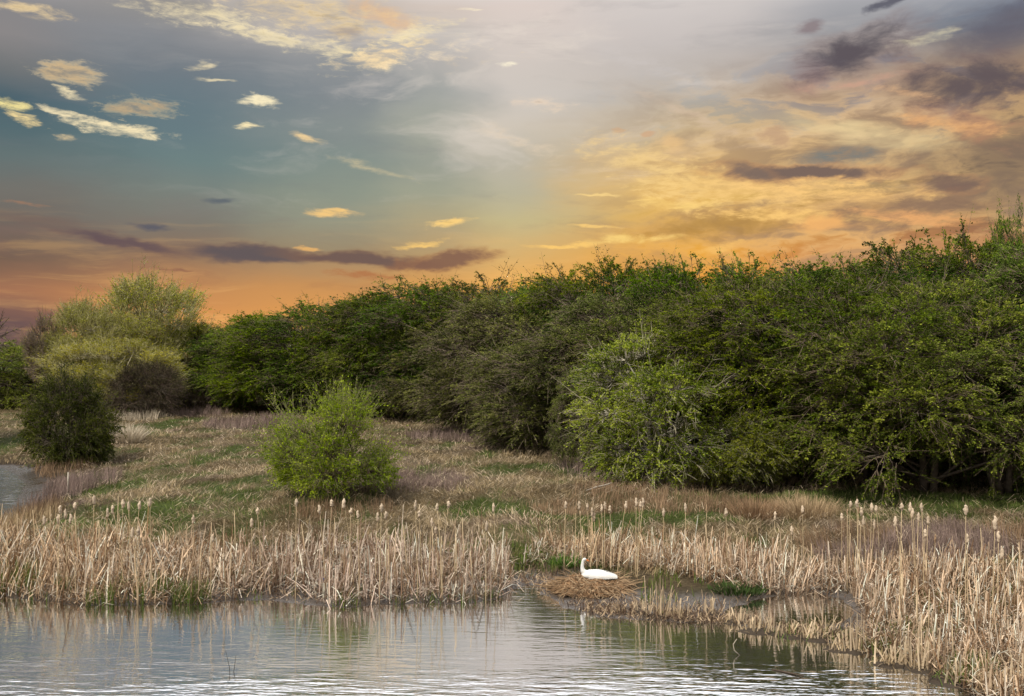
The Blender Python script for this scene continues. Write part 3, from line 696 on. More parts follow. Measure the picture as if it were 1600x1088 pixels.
# key, name, px, base y, top y, width px, label, category, (back)
T_ = [
 ('bright', 'hawthorn_bush', 524, 794, 636, 190, 'bright green round bush standing alone in the meadow behind the cattails', 'bush'),
 ('dark', 'hawthorn_bush', 108, 734, 600, 122, 'dark green dense bush beside the inlet at the far left of the meadow', 'bush'),
 ('brown', 'thorn_bush', 232, 656, 572, 112, 'dark brown rounded bush at the back left corner of the meadow', 'bush'),
 ('brown', 'thorn_bush', 292, 641, 562, 80, 'purplish brown half bare shrub right of the dark rounded bush at the meadow corner', 'bush'),
 ('light', 'young_thorn_tree', 1036, 768, 522, 310, 'light green loose tree with pale stems standing forward of the hedge', 'tree'),
 ('light', 'arching_shrub', 1156, 774, 646, 170, 'low yellowish shrub arching out right of the light green tree', 'bush'),
 ('olive', 'twiggy_shrub', 912, 738, 585, 100, 'grey green twiggy shrub tucked against the left side of the light green tree', 'bush'),
 ('willow', 'willow_tree', 238, 640, 454, 180, 'tall yellow green willow with a rounded top, highest of the far left trees', 'tree', 3),
 ('willow', 'willow_tree', 142, 642, 488, 140, 'yellow green willow left of and lower than the tallest willow', 'tree', 1),
 ('willow', 'willow_tree', 180, 645, 540, 190, 'low yellow green willow growth in front of the two taller willows', 'bush', -3),
 ('sparse', 'bare_tree', 74, 640, 500, 60, 'thin nearly bare tree with dark branches at the far left before the yellow willows', 'tree', -2),
 ('fresh', 'thorn_tree', 66, 642, 540, 80, 'small yellowish green tree behind the dark bush by the inlet', 'tree', 4),
 ('fresh', 'thorn_tree', 14, 642, 536, 90, 'dull green tree at the left edge above the far grassy bank', 'tree', 4),
 ('sparse', 'bare_tree', -84, 700, 425, 150, 'leafless tree whose twig tips hang over the left edge of the sky', 'tree', 2),
 ('fresh', 'thorn_tree', 322, 640, 506, 74, 'yellowish green thorn tree at the left end of the hedge', 'tree', 6),
 ('shrub', 'thorn_shrub', 352, 640, 560, 60, 'small mauve brown shrub at the foot of the hedge left end', 'bush', 0),
 ('fresh', 'thorn_tree', 372, 640, 500, 84, 'mid green thorn tree second from the left end of the hedge', 'tree', 4),
 ('haw3', 'thorn_tree', 428, 642, 492, 96, 'narrow mid green thorn tree behind and left of the lone bright bush', 'tree', 2),
 ('haw1', 'thorn_tree', 490, 648, 488, 120, 'green thorn tree directly behind the lone bright bush', 'tree', 1),
 ('haw3', 'thorn_tree', 560, 650, 468, 120, 'dark green thorn tree just right of the lone bright bush', 'tree', 4),
 ('haw4', 'thorn_tree', 628, 656, 462, 120, 'broad thorn tree over the dark hollow at the back of the meadow', 'tree', 3),
 ('haw3', 'thorn_tree', 692, 660, 444, 130, 'tall rounded thorn tree at the hump in the middle of the hedge', 'tree', 5),
 ('haw2', 'thorn_tree', 640, 656, 530, 110, 'low spreading thorn bush in front of the hollow of the hedge', 'bush', 0),
 ('olive', 'thorn_tree', 745, 668, 512, 120, 'olive thorn tree with grey twigs behind the mauve dry grass', 'tree', 0),
 ('haw4', 'thorn_tree', 770, 668, 446, 130, 'tall thorn tree right of the hump in the hedge', 'tree', 7),
 ('olive', 'thorn_tree', 840, 684, 472, 140, 'grey brown twiggy thorn tree bulging toward the meadow', 'tree', 1),
 ('haw1', 'thorn_tree', 848, 690, 452, 110, 'green topped thorn tree behind the grey brown twiggy one', 'tree', 8),
 ('haw3', 'thorn_tree', 910, 700, 436, 130, 'thorn tree showing its dark green top left of the hedge crest', 'tree', 9),
 ('olive', 'thorn_tree', 900, 708, 520, 130, 'brown grey tangled thorn tree behind the light green tree on its left', 'tree', 1),
 ('haw4', 'thorn_tree', 968, 720, 420, 130, 'thorn tree with a ragged crest above the light green tree', 'tree', 11),
 ('olive', 'thorn_tree', 1010, 730, 470, 150, 'dull grey green thorn tree right behind the light green tree', 'tree', 7),
 ('haw1', 'thorn_tree', 1050, 740, 428, 120, 'hedge thorn tree with wispy twigs between two higher crests', 'tree', 12),
 ('haw2', 'thorn_tree', 1110, 764, 452, 170, 'thorn tree with fresh green sprays above the arching shrub', 'tree', 7),
 ('haw3', 'thorn_tree', 1140, 745, 414, 140, 'dark topped thorn tree on the hedge crest above the fresh green sprays', 'tree', 12),
 ('haw4', 'thorn_tree', 1232, 770, 446, 200, 'broad shadowy thorn tree behind the green grass strip', 'tree', 4),
 ('haw3', 'thorn_tree', 1225, 745, 412, 140, 'thorn tree with the dark crest just right of the hedge centre', 'tree', 12),
 ('haw1', 'thorn_tree', 1310, 750, 424, 150, 'thorn tree behind the dip in the hedge top on the right', 'tree', 12),
 ('haw4', 'thorn_tree', 1350, 778, 440, 190, 'large dense thorn tree over the bare trunks at the grass strip', 'tree', 2),
 ('haw3', 'thorn_tree', 1400, 760, 398, 150, 'thorn tree rising behind the large dense one on the right', 'tree', 11),
 ('haw2', 'thorn_tree', 1452, 784, 452, 190, 'olive green thorn tree with a drooping skirt on the right', 'tree', 1),
 ('haw1', 'thorn_tree', 1480, 765, 384, 150, 'thorn tree forming the high shoulder of the hedge on the right', 'tree', 10),
 ('haw4', 'thorn_tree', 1570, 800, 500, 200, 'nearest thorn tree bulging forward at the right edge', 'tree', 0),
 ('haw3', 'thorn_tree', 1560, 780, 404, 170, 'thorn tree standing over the nearest one at the right edge', 'tree', 6),
 ('haw3', 'ash_tree', 1606, 770, 318, 130, 'tall tree sticking out above the hedge at the right edge', 'tree', 9),
 ('haw2', 'thorn_tree', 1680, 800, 400, 200, 'thorn tree mostly cut off by the right edge of the view', 'tree', 4),
 ('haw4', 'thorn_tree', 1830, 800, 410, 210, 'thorn tree wholly beyond the right edge at the end of the hedge', 'tree', 4),
]
for q in T_:
    tree(q[0], q[1], q[2], q[3], q[4], q[5], q[6], q[7], HG if 'thorn_tree' == q[1] else None, back=(q[8] if len(q) > 8 else 0) )
# ------------------------------------------------------------------ grass and reeds (uncountable)
def in_poly(x, y, poly):
    poly = np.asarray(poly, float); ins = np.zeros(x.shape, bool)
    for i in range(len(poly)):
        a, b = poly[i], poly[(i + 1) % len(poly)]
        ins ^= ((a[1] > y) != (b[1] > y)) & (x < (b[0] - a[0]) * (y - a[1]) / (b[1] - a[1] + 1e-12) + a[0])
    return ins
def blades(A, P, hgt, wid, az, lean, col, tip=0.15, curl=0.5, r=rng, seg=3, mi=0):
    """bent ribbons: P (N,3) foot, az lean heading, lean 0 upright .. 1.5 flat"""
    N = len(P)
    if not N: return
    hd = np.stack([np.cos(az), np.sin(az), np.zeros(N)], 1)
    fa = r.uniform(0, pi, N); wdir = np.stack([np.cos(fa), np.sin(fa), np.zeros(N)], 1)
    pts = [P]; cur = P
    for k in range(seg):
        an = lean * (1 - curl + 2 * curl * (k + .5) / seg)
        cur = cur + (hgt / seg)[:, None] * (hd * np.sin(an)[:, None] + np.array([0, 0, 1.0]) * np.cos(an)[:, None]); pts.append(cur)
    V = []
    for k, p in enumerate(pts):
        w = wid * np.interp(k / seg, [0, .5, 1], [1, .85, tip]) * .5
        V += [p - wdir * w[:, None], p + wdir * w[:, None]]
    V = np.stack(V, 1)
    m = 2 * (seg + 1); b = (np.arange(N) * m)[:, None]
    q = np.concatenate([b + np.array([[2 * k, 2 * k + 1, 2 * k + 3, 2 * k + 2]]) for k in range(seg)], 0)
    A.add(V.reshape(-1, 3), [q], np.repeat(col, m, 0), mi)

def scatter(n, dmin, dmax, power=1.0, margin=1.25, r=rng):
    """spots of ground in a wedge that the view can see from here and from a step aside, thinning with distance"""
    u = r.random(n); D = dmin * (dmax / dmin) ** u if power == 1 else (dmin ** -1 + u * (dmax ** -1 - dmin ** -1)) ** -1
    x = r.uniform(-1, 1, n) * (D * 0.5333 * margin + 3.0)
    return x, D
TALL = []
def tallp(px, py, rx, ry, h, c):
    a = ground(px, py); dy = abs(ground(px, py - ry)[1] - ground(px, py + ry)[1]) / 2
    TALL.append((a[0], a[1], rx / F * a[1], max(dy, .5), h, c))
for q in [(1480, 850, 190, 20, .6, 1), (1240, 800, 60, 14, .55, 0), (1330, 846, 90, 20, .5, 2), (1180, 800, 60, 14, .5, 2), (1060, 790, 130, 14, .5, 2), (930, 730, 60, 16, .5, 1),
          (760, 682, 110, 10, .6, 1), (400, 664, 70, 8, .7, 1), (80, 775, 50, 25, .7, 1), (90, 735, 60, 12, .6, 2), (960, 770, 60, 12, .4, 2), (650, 755, 70, 14, .45, 1), (200, 655, 60, 6, .8, 3), (290, 648, 60, 5, .6, 1),
          (540, 805, 80, 12, .5, 2), (1600, 850, 60, 20, .6, 2), (870, 800, 60, 10, .3, 2), (-20, 830, 60, 20, .6, 0), (30, 810, 40, 14, .6, 2)]:
    tallp(*q)
TC = np.array([(.46, .34, .20), (.27, .195, .165), (.30, .20, .12), (.52, .44, .33)])
def tuft_colour(c, g, m): return c

def build_meadow():
    r = np.random.default_rng(3)
    A, G = Acc(), Acc()
    nt = 39000
    x, y = scatter(nt, 25.5, 120, 1, r=r)
    d = land_d(x, y); k = d > 1.0; x, y, d = x[k], y[k], d[k]
    g, m = zones(x, y)
    tw = np.zeros(len(x)); th = np.zeros(len(x)); tcid = np.zeros(len(x), int)
    for (a, b, rx, ry, h, c) in TALL:
        e = np.exp(-(((x - a) / rx) ** 2 + ((y - b) / ry) ** 2) * .8); s = e > tw; tw = np.maximum(tw, e); th = np.where(s, h, th); tcid = np.where(s, c, tcid)
    tall = (tw + (fbm(x * .9, y * .9, 3, 91) - .5) * .6) > .42
    nb = 9
    X = np.repeat(x, nb) + r.normal(size=len(x) * nb) * .13; Y = np.repeat(y, nb) + r.normal(size=len(x) * nb) * .13
    gg = np.repeat(g, nb) > r.random(len(X)) * .9 + .05
    sw = fbm(X * .45, Y * .45, 3, 23) * 4 * pi
    az = sw + r.normal(size=len(X)) * .7
    far = np.clip(Y / 40, 1, 2.6)
    c, _, _ = sward(X, Y)
    dry = np.array(BLOND) * (1 - np.repeat(m, nb))[:, None] + np.array(MAUVE) * np.repeat(m, nb)[:, None]
    br = fbm(X * 1.6, Y * 1.6, 3, 71)
    dry = dry * (0.30 + 1.3 * br)[:, None] * r.uniform(.6, 1.55, len(X))[:, None] * 1.25
    TT = np.repeat(tall, nb); H = np.where(TT, np.repeat(th, nb) * r.uniform(.6, 1.2, len(X)), r.uniform(.16, .38, len(X)))
    dry = np.where(TT[:, None], TC[np.repeat(tcid, nb)] * r.uniform(.55, 1.4, len(X))[:, None], dry)
    grn = np.array(GREEN) * r.uniform(.7, 1.7, len(X))[:, None] + np.array([.03, .02, .0]) * r.random(len(X))[:, None]
    lean = np.where(TT, r.uniform(.0, .55, len(X)), r.uniform(.3, 1.45, len(X)))
    Z = height(X, Y) - .02
    W = r.uniform(.010, .020, len(X)) * far
    P = np.stack([X, Y, Z], 1)
    k = ~gg | TT; blades(A, P[k], H[k], W[k], az[k], lean[k], dry[k], r=r, seg=2)
    k = gg & ~TT; blades(G, P[k], H[k] * .65, W[k] * 1.15, az[k], lean[k] * .6, grn[k], r=r, seg=2)
    # long lodged straws lying in swirls
    x, y = scatter(47000, 26, 85, 1, r=r); k = land_d(x, y) > 2; x, y = x[k], y[k]
    z = height(x, y) + r.uniform(.04, .22, len(x)); g, m = zones(x, y); k = r.random(len(x)) > g * .8; x, y, z = x[k], y[k], z[k]
    n = len(x); sw = fbm(x * .45, y * .45, 3, 23) * 4 * pi + r.normal(size=n) * .5
    blades(A, np.stack([x, y, z], 1), r.uniform(.25, .7, n), r.uniform(.010, .018, n) * np.clip(y / 35, 1, 2), sw, r.uniform(1.2, 1.75, n), np.array((.52, .41, .28)) * r.uniform(.4, 1.4, n)[:, None], r=r, seg=2)
    # rank growth under the hedge and on the far bank
    tag(A.build('dry_grass', [M_grass]), 'dry blond and mauve meadow grass lying in tussocks across the bank', kind='stuff')
    tag(G.build('green_grass', [M_grass]), 'short green grass in patches through the dry meadow', kind='stuff')
build_meadow()

LEFT = [(-450, 948), (0, 940), (130, 949), (340, 944), (385, 921), (470, 922), (530, 950), (600, 947), (700, 944), (785, 936), (800, 905), (796, 872), (600, 866), (300, 872), (120, 864), (0, 858), (-450, 850)]
RIGHT = [(812, 884), (860, 880), (1000, 896), (1100, 914), (1180, 922), (1330, 924), (1352, 960), (1345, 1010), (1400, 1038), (1485, 1066), (1560, 1100), (1700, 1180), (2100, 1180), (2100, 930), (1560, 915), (1400, 900), (1200, 884), (1000, 868), (840, 862)]
nest_c = ground(926, 921)
def bed_spots(poly, n, r, fill=1.0):
    """random spots of the bank inside a reed bed outline"""
    W = np.array([w0(a, b, .15) for a, b in poly])
    out_x, out_y = [], []; got = 0
    while got < n:
        x = r.uniform(W[:, 0].min(), W[:, 0].max(), n * 2); y = r.uniform(W[:, 1].min(), W[:, 1].max(), n * 2)
        k = in_poly(x, y, W) & (land_d(x, y) > .02) & (fbm(x * 1.1, y * 1.1, 3, 14) + fill > .5 + r.random(len(x)) * .5)
        k &= np.hypot((x - nest_c[0]) / 1.15, (y - nest_c[1] + .1) / .9) > 1
        k &= sdist(x, y, PUD) < 0
        out_x.append(x[k]); out_y.append(y[k]); got += k.sum()
    x = np.concatenate(out_x)[:n]; y = np.concatenate(out_y)[:n]
    return x, y
def reed_stems(A, x, y, hgt, col, r, lean_az=0.0, lean_mu=.0, wid=(.014, .040), leafy=.5):
    n = len(x); z = height(x, y) - .03
    P = np.stack([x, y, z], 1)
    t = r.random(n)
    az = np.where(r.random(n) < .45, lean_az + r.normal(size=n) * .5, r.uniform(0, 2 * pi, n))
    lean = np.abs(r.normal(size=n)) * .17 + lean_mu * r.uniform(.3, 1.4, n); lean = np.where(t > .80, r.uniform(.4, 1.3, n), lean)
    w = r.uniform(*wid, n)
    near = y < 24
    lean = lean + .5 * np.clip(fbm(x * 1.7, y * 1.7, 2, 44) - .62, 0, 1) * 3; az = np.where(r.random(n) < .5, fbm(x * .8, y * .8, 2, 45) * 4 * pi, az)
    blades(A, P, hgt, w, az, lean, col, tip=.55, curl=.25, r=r, seg=3)
    # folded over leaves
    k = r.random(n) < leafy; q = P[k] + np.array([0, 0, 1.0]) * (hgt[k] * r.uniform(.1, .7, k.sum()))[:, None]
    blades(A, q, hgt[k] * r.uniform(.25, .6, k.sum()), w[k] * .8, r.uniform(0, 2 * pi, k.sum()), r.uniform(.6, 2.5, k.sum()), col[k] * r.uniform(.6, 1.1, k.sum())[:, None], tip=.2, curl=.5, r=r, seg=3)
def reed_col(x, y, r):
    px, py = pix(x, y, .5)
    warm = np.array((.62, .45, .29)); pink = np.array((.58, .455, .375)); pale = np.array((.76, .65, .52))
    a = np.interp(px, [0, 300, 480, 780, 900, 1200, 1600], [0, .2, .9, .75, .0, .35, .2])[:, None]
    c = warm * (1 - a) + pink * a
    k = (r.random(len(x)) < .35)[:, None]; c = np.where(k, pale, c)
    dark = (r.random(len(x)) < .42)[:, None]; c = np.where(dark, c * np.array([.36, .29, .23]), c)
    return np.minimum(c * r.uniform(.75, 1.5, len(x))[:, None], .88)
def build_reeds():
    r = np.random.default_rng(5)
    for poly, n, nm, lb in ((LEFT, 4700, 'reeds', 'dense bed of dead tan and mauve reeds along the water left of the muddy inlet'),
                            (RIGHT, 7600, 'reeds', 'broken tan dead reeds spreading behind and right of the nest down to the water')):
        A = Acc(); left = poly is LEFT
        x, y = bed_spots(poly, n, r, .6 if left else .35); px, py = pix(x, y, .2)
        hh = np.interp(px, [-100, 100, 300, 480, 780, 820, 1000, 1250, 1400, 1600], [1.25, 1.2, 1.0, 1.1, 1.15, .85, 1.05, 1.05, .85, .85]) * r.uniform(.35, 1.1, n) * (.5 + .72 * (fbm(x * 1.1, y * 1.1, 3, 9)))
        hh = np.where(r.random(n) < .10, hh * 1.35, hh)
        reed_stems(A, x, y, hh, reed_col(x, y, r), r, 0.0, np.interp(px, [-100, 250, 420, 800], [.26, .16, .02, .0]) if left else 0.04, leafy=.95)
        # flattened litter
        x, y = bed_spots(poly, 9500, r, 1.0); m = len(x)
        z = height(x, y) + r.uniform(.0, .16, m)
        c = reed_col(x, y, r) * np.where(r.random(m) < .5, .45, .95)[:, None]
        blades(A, np.stack([x, y, z], 1), r.uniform(.2, .75, m), r.uniform(.015, .03, m), r.uniform(0, 2 * pi, m), r.uniform(1.0, 1.8, m), c, tip=.5, r=r, seg=2)
        # low brown under-storey
        x, y = bed_spots(poly, 5200, r, 1.0); m = len(x)
        blades(A, np.stack([x, y, height(x, y) - .02], 1), r.uniform(.15, .5, m), r.uniform(.012, .02, m), r.uniform(0, 2 * pi, m), r.uniform(.2, 1.2, m), np.array((.20, .125, .07)) * r.uniform(.5, 1.5, m)[:, None], r=r, seg=2)
        tag(A.build(nm, [M_reed]), lb, kind='stuff')
    # fresh green shoots among the reeds
    A = Acc()
    for (px0, px1, py0, py1, n, h) in [(-200, 60, 905, 940, 2600, .55), (60, 330, 915, 946, 2600, .42), (330, 480, 915, 938, 150, .2), (520, 800, 920, 945, 800, .26), (800, 880, 862, 890, 900, .3), (1000, 1100, 900, 940, 350, .28),
                                      (1230, 1330, 975, 1000, 260, .3), (1340, 1460, 985, 1020, 400, .3), (1360, 1600, 930, 1000, 600, .3), (1480, 1560, 1035, 1062, 350, .35), (1040, 1200, 868, 900, 350, .3)]:
        px = r.uniform(px0, px1, n); py = r.uniform(py0, py1, n); x, y = w0(px, py, .15)
        k = (land_d(x, y) > .0) & (sdist(x, y, PUD) < -.1) & (fbm(x * 2, y * 2, 2, 99) > .42); x, y = x[k], y[k]; m = len(x)
        c = np.array((.09, .14, .03)) * r.uniform(.5, 1.5, m)[:, None] + np.array((.06, .04, 0)) * r.random(m)[:, None]
        blades(A, np.stack([x, y, height(x, y) - .02], 1), h * r.uniform(.5, 1.3, m), r.uniform(.012, .024, m), r.uniform(0, 2 * pi, m), np.abs(r.normal(size=m)) * .3, c, r=r, seg=3)
    tag(A.build('green_shoots', [M_grass]), 'fresh green shoots growing low among the dead reeds at the waterline', kind='stuff')
    # trampled bits on the mud
    A = Acc()
    for (a, b, rx, ry, n) in [(830, 905, 40, 22, 420), (960, 945, 90, 16, 600), (1080, 955, 90, 14, 500), (1240, 932, 90, 10, 360), (1260, 990, 100, 14, 1100), (1060, 968, 120, 10, 1100), (1180, 985, 90, 8, 900), (1320, 1008, 80, 10, 900), (1420, 1040, 90, 20, 1200), (1510, 1075, 60, 20, 700), (940, 950, 60, 8, 400), (430, 930, 60, 8, 120), (1420, 1020, 90, 20, 400), (1540, 1070, 70, 30, 500)]:
        px = a + r.normal(size=n) * rx * .6; py = b + r.normal(size=n) * ry * .6; x, y = w0(px, py, .08); k = (land_d(x, y) > .02) & (sdist(x, y, PUD) < -.05); x, y = x[k], y[k]; m = len(x)
        c = np.where((r.random(m) < .5)[:, None], np.array((.52, .38, .24)), np.array((.14, .09, .06))) * r.uniform(.6, 1.2, m)[:, None]
        blades(A, np.stack([x, y, height(x, y) + .005], 1), r.uniform(.05, .28, m), r.uniform(.014, .03, m), r.uniform(0, 2 * pi, m), r.uniform(.3, 1.7, m), c, tip=.6, r=r, seg=2)
    tag(A.build('reed_litter', [M_reed]), 'scattered broken reed bits lying on the dark mud round the nest', kind='stuff')
build_reeds()

# ------------------------------------------------------------------ cattails, one by one
HEADS = [(94,790,'a'),(102,795,'a'),(110,803,'a'),(117,785,'a'),(69,807,'a'),(91,804,'a'),(147,775,'b'),(168,794,'b'),(176,789,'b'),(192,780,'b'),(201,784,'b'),(218,783,'b'),(234,778,'b'),(207,824,'b'),(216,822,'b'),
 (302,805,'c'),(332,835,'c'),(349,864,'c'),(393,810,'c'),(402,793,'c'),(463,779,'d'),(499,789,'d'),(518,781,'d'),(537,779,'d'),(548,794,'d'),(559,798,'d'),(590,801,'d'),(596,787,'d'),(603,799,'d'),
 (649,782,'e'),(655,798,'e'),(683,786,'e'),(675,809,'e'),(681,823,'e'),(701,783,'e'),(760,814,'e'),(771,786,'e'),
 (884,783,'f'),(900,791,'f'),(905,783,'f'),(918,786,'f'),(925,793,'f'),(928,801,'f'),(940,788,'f'),(945,784,'f'),(953,790,'f'),(978,783,'g'),(994,778,'g'),(1001,784,'g'),(1005,778,'g'),(1037,794,'g'),(1071,786,'g'),(1104,788,'g'),(1134,794,'g'),
 (1211,799,'h'),(1237,822,'h'),(1254,790,'h'),(1315,802,'i'),(1324,795,'i'),(1329,783,'i'),(1339,780,'i'),(1341,790,'i'),(1346,793,'i'),(1349,806,'i'),(1362,786,'i'),(1369,790,'i'),(1366,812,'i'),(1399,807,'j'),(1409,786,'j'),(1422,785,'j'),(1426,794,'j'),(1435,801,'j'),(1440,786,'j'),(1450,807,'j'),(1446,827,'j'),(1461,835,'j'),
 (1509,789,'k'),(1511,834,'k'),(1555,806,'k'),(1560,830,'k'),(1565,853,'k')]
CAT = {'a': ('in the group nearest the left edge', 925, 16), 'b': ('in the row above the green bank patch', 925, 18), 'c': ('left of the lone bright bush', 915, 18), 'd': ('below the lone bright bush', 925, 18),
       'e': ('between bright bush and muddy inlet', 925, 16), 'f': ('right behind the white swan', 888, 5), 'g': ('just right of the swan', 905, 10), 'h': ('behind the small mud pool', 905, 12), 'i': ('in the cluster right of the mud pool', 905, 22),
       'j': ('in the cluster nearer the right edge', 925, 28), 'k': ('standing apart by the right edge', 985, 20)}
ORD = ['first', 'second', 'third', 'fourth', 'fifth', 'sixth', 'seventh', 'eighth', 'ninth', 'tenth']
M_stalk = mat_attr('cattail_stalk', 0.7, nscale=12, namt=.15)
M_head = mat_attr('cattail_fluff', 1.0, nscale=60, namt=.35, bump=.6)
def cattail(px, py, base_py, grp, idx, r):
    x, D = w0(px, base_py, .15)
    z0 = hz(x, D); zt = CAMH - (py - HY) * D / F
    hh = zt - z0
    hl = r.uniform(.18, .27) * (1.25 if grp == 'k' else 1.0); rad = r.uniform(.032, .046) * (1.1 if grp == 'k' else 1.0)
    seedy = r.random() > .12
    lx, ly = r.normal(size=2) * .04 * hh
    o = root('cattail', (x - lx, D - ly, z0 - .05), None, 'cattail', 'cattails with pale seed heads along the pond bank')
    pts = bez(np.array([0, 0, 0.0]), np.array([lx * .2, ly * .2, hh * .5]), np.array([lx, ly, hh + .05 - hl * .35]), 7)
    A = Acc(); V, q = tube(pts, np.linspace(.011, .006, 7), 5); A.add(V, q, np.array((.60, .46, .28)) * r.uniform(.8, 1.15))
    tip = pts[-1]; V, q = tube([tip, tip + [lx * .03, 0, hl * .45 + .05]], [.004, .0015], 4); A.add(V, q, (.40, .28, .16))
    A.build('stalk', [M_stalk], o)
    # fluffy head: a rough spindle
    nr, k = 9, 8; B = Acc(); t = np.linspace(0, 1, nr)
    prof = np.sin(np.clip(t, .04, .97) * pi) ** .45 * rad * r.uniform(.75, 1.25, nr)
    if not seedy: prof *= .55
    cen = tip + np.stack([np.zeros(nr), np.zeros(nr), (t - .65) * hl], 1) + r.normal(size=(nr, 3)) * [.006, .006, 0]
    a = np.arange(k) * 2 * pi / k
    V = cen[:, None] + (prof[:, None] * r.uniform(.78, 1.25, (nr, k)))[..., None] * np.stack([np.cos(a), np.sin(a), a * 0], 1)[None]
    i = np.arange(nr - 1)[:, None] * k; j = np.arange(k)[None]; j2 = (j + 1) % k
    q = np.stack([i + j, i + j2, i + k + j2, i + k + j], -1).reshape(-1, 4)
    B.add(V.reshape(-1, 3), [q, np.arange(k)[None, ::-1], (np.arange(k) + (nr - 1) * k)[None]], np.array((.74, .59, .43) if seedy else (.42, .28, .17)) * r.uniform(.8, 1.1))
    B.build('seed_head', [M_head], o)
    where = CAT[grp][0]
    same = sorted([h for h in HEADS if h[2] == grp], key=lambda h: h[0])
    o['label'] = 'cattail with %s head, %s from left %s' % ('pale' if seedy else 'slim', ORD[[h[:2] for h in same].index((px, py))], where)
rr = np.random.default_rng(9)
for i, (px, py, g) in enumerate(HEADS):
    cattail(px, py, CAT[g][1] + rr.uniform(-1, 1) * CAT[g][2], g, i, rr)

# straight leafless stalks that stand clear of the beds
def stalks():
    r = np.random.default_rng(12)
    A = Acc(); V, q = tube([(0, 0, 0), (.01, 0, .5), (.03, .01, 1.0)], [.012, .010, .006], 5); A.add(V, q, (.64, .49, .31))
    t = A.build('dead_reed_stalk', [M_stalk]); first = True
    for poly, n, lb, gp, hr in ((LEFT, 50, 'straight bare dead reed stalk standing tall out of the left reed bed', 'tall bare stalks in the left reed bed', (1.2, 1.65)),
                                (RIGHT, 60, 'straight bare dead reed stalk standing out of the broken reeds on the right bank', 'tall bare stalks in the right reed bed', (.7, 1.25))):
        x, y = bed_spots(poly, n, r, .7)
        for i in range(n):
            o = t if first else t.copy()
            if not first: SC.collection.objects.link(o)
            first = False
            o.location = (x[i], y[i], hz(x[i], y[i]) - .04); o.rotation_euler = (r.normal() * .05, r.normal() * .06, r.uniform(0, 6.28))
            o.scale = (1.1, 1.1, r.uniform(*hr)); tag(o, lb, 'reed stalk', gp)
stalks()

# clumps of broken reeds along the mud, each a tuft of its own
CL = [(1030, 961, .92, 22, 'a', 'tall upright clump of broken pale reeds on the mud edge right of the nest'), (1000, 955, .35, 10, 'a', 'few short stubs between the nest and the tall upright reed clump'),
 (1062, 962, .45, 16, 'b', 'low bent reed tuft leaning away just right of the tall upright clump'), (1108, 958, .5, 16, 'a', 'ragged reed tuft halfway along the mud spit before the pool'),
 (1147, 970, .42, 18, 'b', 'small reed tuft at the narrow neck of the mud spit'), (1188, 984, .42, 34, 'b', 'stubbly golden reed tuft just left below the mud pool'), (1236, 990, .34, 30, 'g', 'low tangled tuft with green tips in front of the mud pool'),
 (1278, 996, .55, 24, 'g', 'grassy green and tan tuft below the right end of the mud pool'), (1278, 980, .85, 3, 'a', 'pair of pale sticks standing up over the mud pool edge'), (1312, 1012, .45, 22, 'b', 'squat tan reed tuft where the spit meets the right bank'),
 (1336, 1016, .85, 12, 'a', 'narrow tall reed clump standing at the water right of the spit'), (1392, 1036, .6, 26, 'b', 'bristly reed clump at the waterline left of the twin upright clump'), (1446, 1046, .95, 18, 'a', 'twin upright pale reed clump at the waterline on the right'),
 (1422, 1040, .8, 9, 'a', 'three leaning pale stalks next to the twin upright clump'), (1500, 1062, .5, 40, 'g', 'broad green and tan tuft at the water near the right corner'), (1548, 1078, .75, 22, 'b', 'rough reed clump near the bottom right corner of the bank'),
 (1590, 1088, .9, 18, 'a', 'upright orange tan reed clump at the bottom right corner')]
def clump(px, py, h, n, kd, label):
    r = np.random.default_rng(px * 7 + py)
    x, y = w0(px, py, .04); z = hz(x, y); n2 = n
    if z < 0.0: z = 0.0
    A = Acc(); sp = .04 + .005 * n
    P = np.stack([r.normal(size=n) * sp, r.normal(size=n) * sp * .6, np.full(n, -.06)], 1)
    c = np.array((.70, .55, .37)) * r.uniform(.65, 1.15, n)[:, None]
    blades(A, P, h * r.uniform(.5, 1.05, n), r.uniform(.022, .045, n), r.uniform(0, 2 * pi, n), np.abs(r.normal(size=n)) * (.10 if kd == 'a' else .4), c, tip=.6, curl=.2, r=r)
    m = n * 2 if kd != 'a' else n
    P = np.stack([r.normal(size=m) * sp * 1.3, r.normal(size=m) * sp * .8, np.full(m, -.03)], 1)
    c = np.array((.60, .45, .27)) * r.uniform(.4, 1.1, m)[:, None]
    if kd == 'g': c = np.where((r.random(m) < .55)[:, None], np.array((.12, .17, .04)), c)
    blades(A, P, h * r.uniform(.25, .6, m), r.uniform(.014, .03, m), r.uniform(0, 2 * pi, m), r.uniform(.2, 1.5, m), c, tip=.3, r=r)
    k = 14; aa = np.arange(k) * 2 * pi / k; q0 = r.uniform(.85, 1.15, k)      # the muddy root hummock it grows from
    rg = [np.stack([np.cos(aa) * q0 * sp * f * 2.4, np.sin(aa) * q0 * sp * f * 1.7, np.full(k, zz)], 1) for f, zz in ((1, -.12), (.85, -.01), (.45, .03))]
    j = np.arange(k); j2 = (j + 1) % k
    A.add(np.concatenate(rg + [[[0, 0, .035]]]), [np.concatenate([np.stack([j + i * k, j2 + i * k, j2 + (i + 1) * k, j + (i + 1) * k], 1) for i in range(2)]), np.stack([j + 2 * k, j2 + 2 * k, np.full(k, 3 * k)], 1)], (.06, .045, .032))
    o = A.build('reed_clump', [M_reed]); o.location = (x, y, z + .02)
    tag(o, label, 'reed clump', 'reed clumps along the mud edge')
for q in CL: clump(*q)

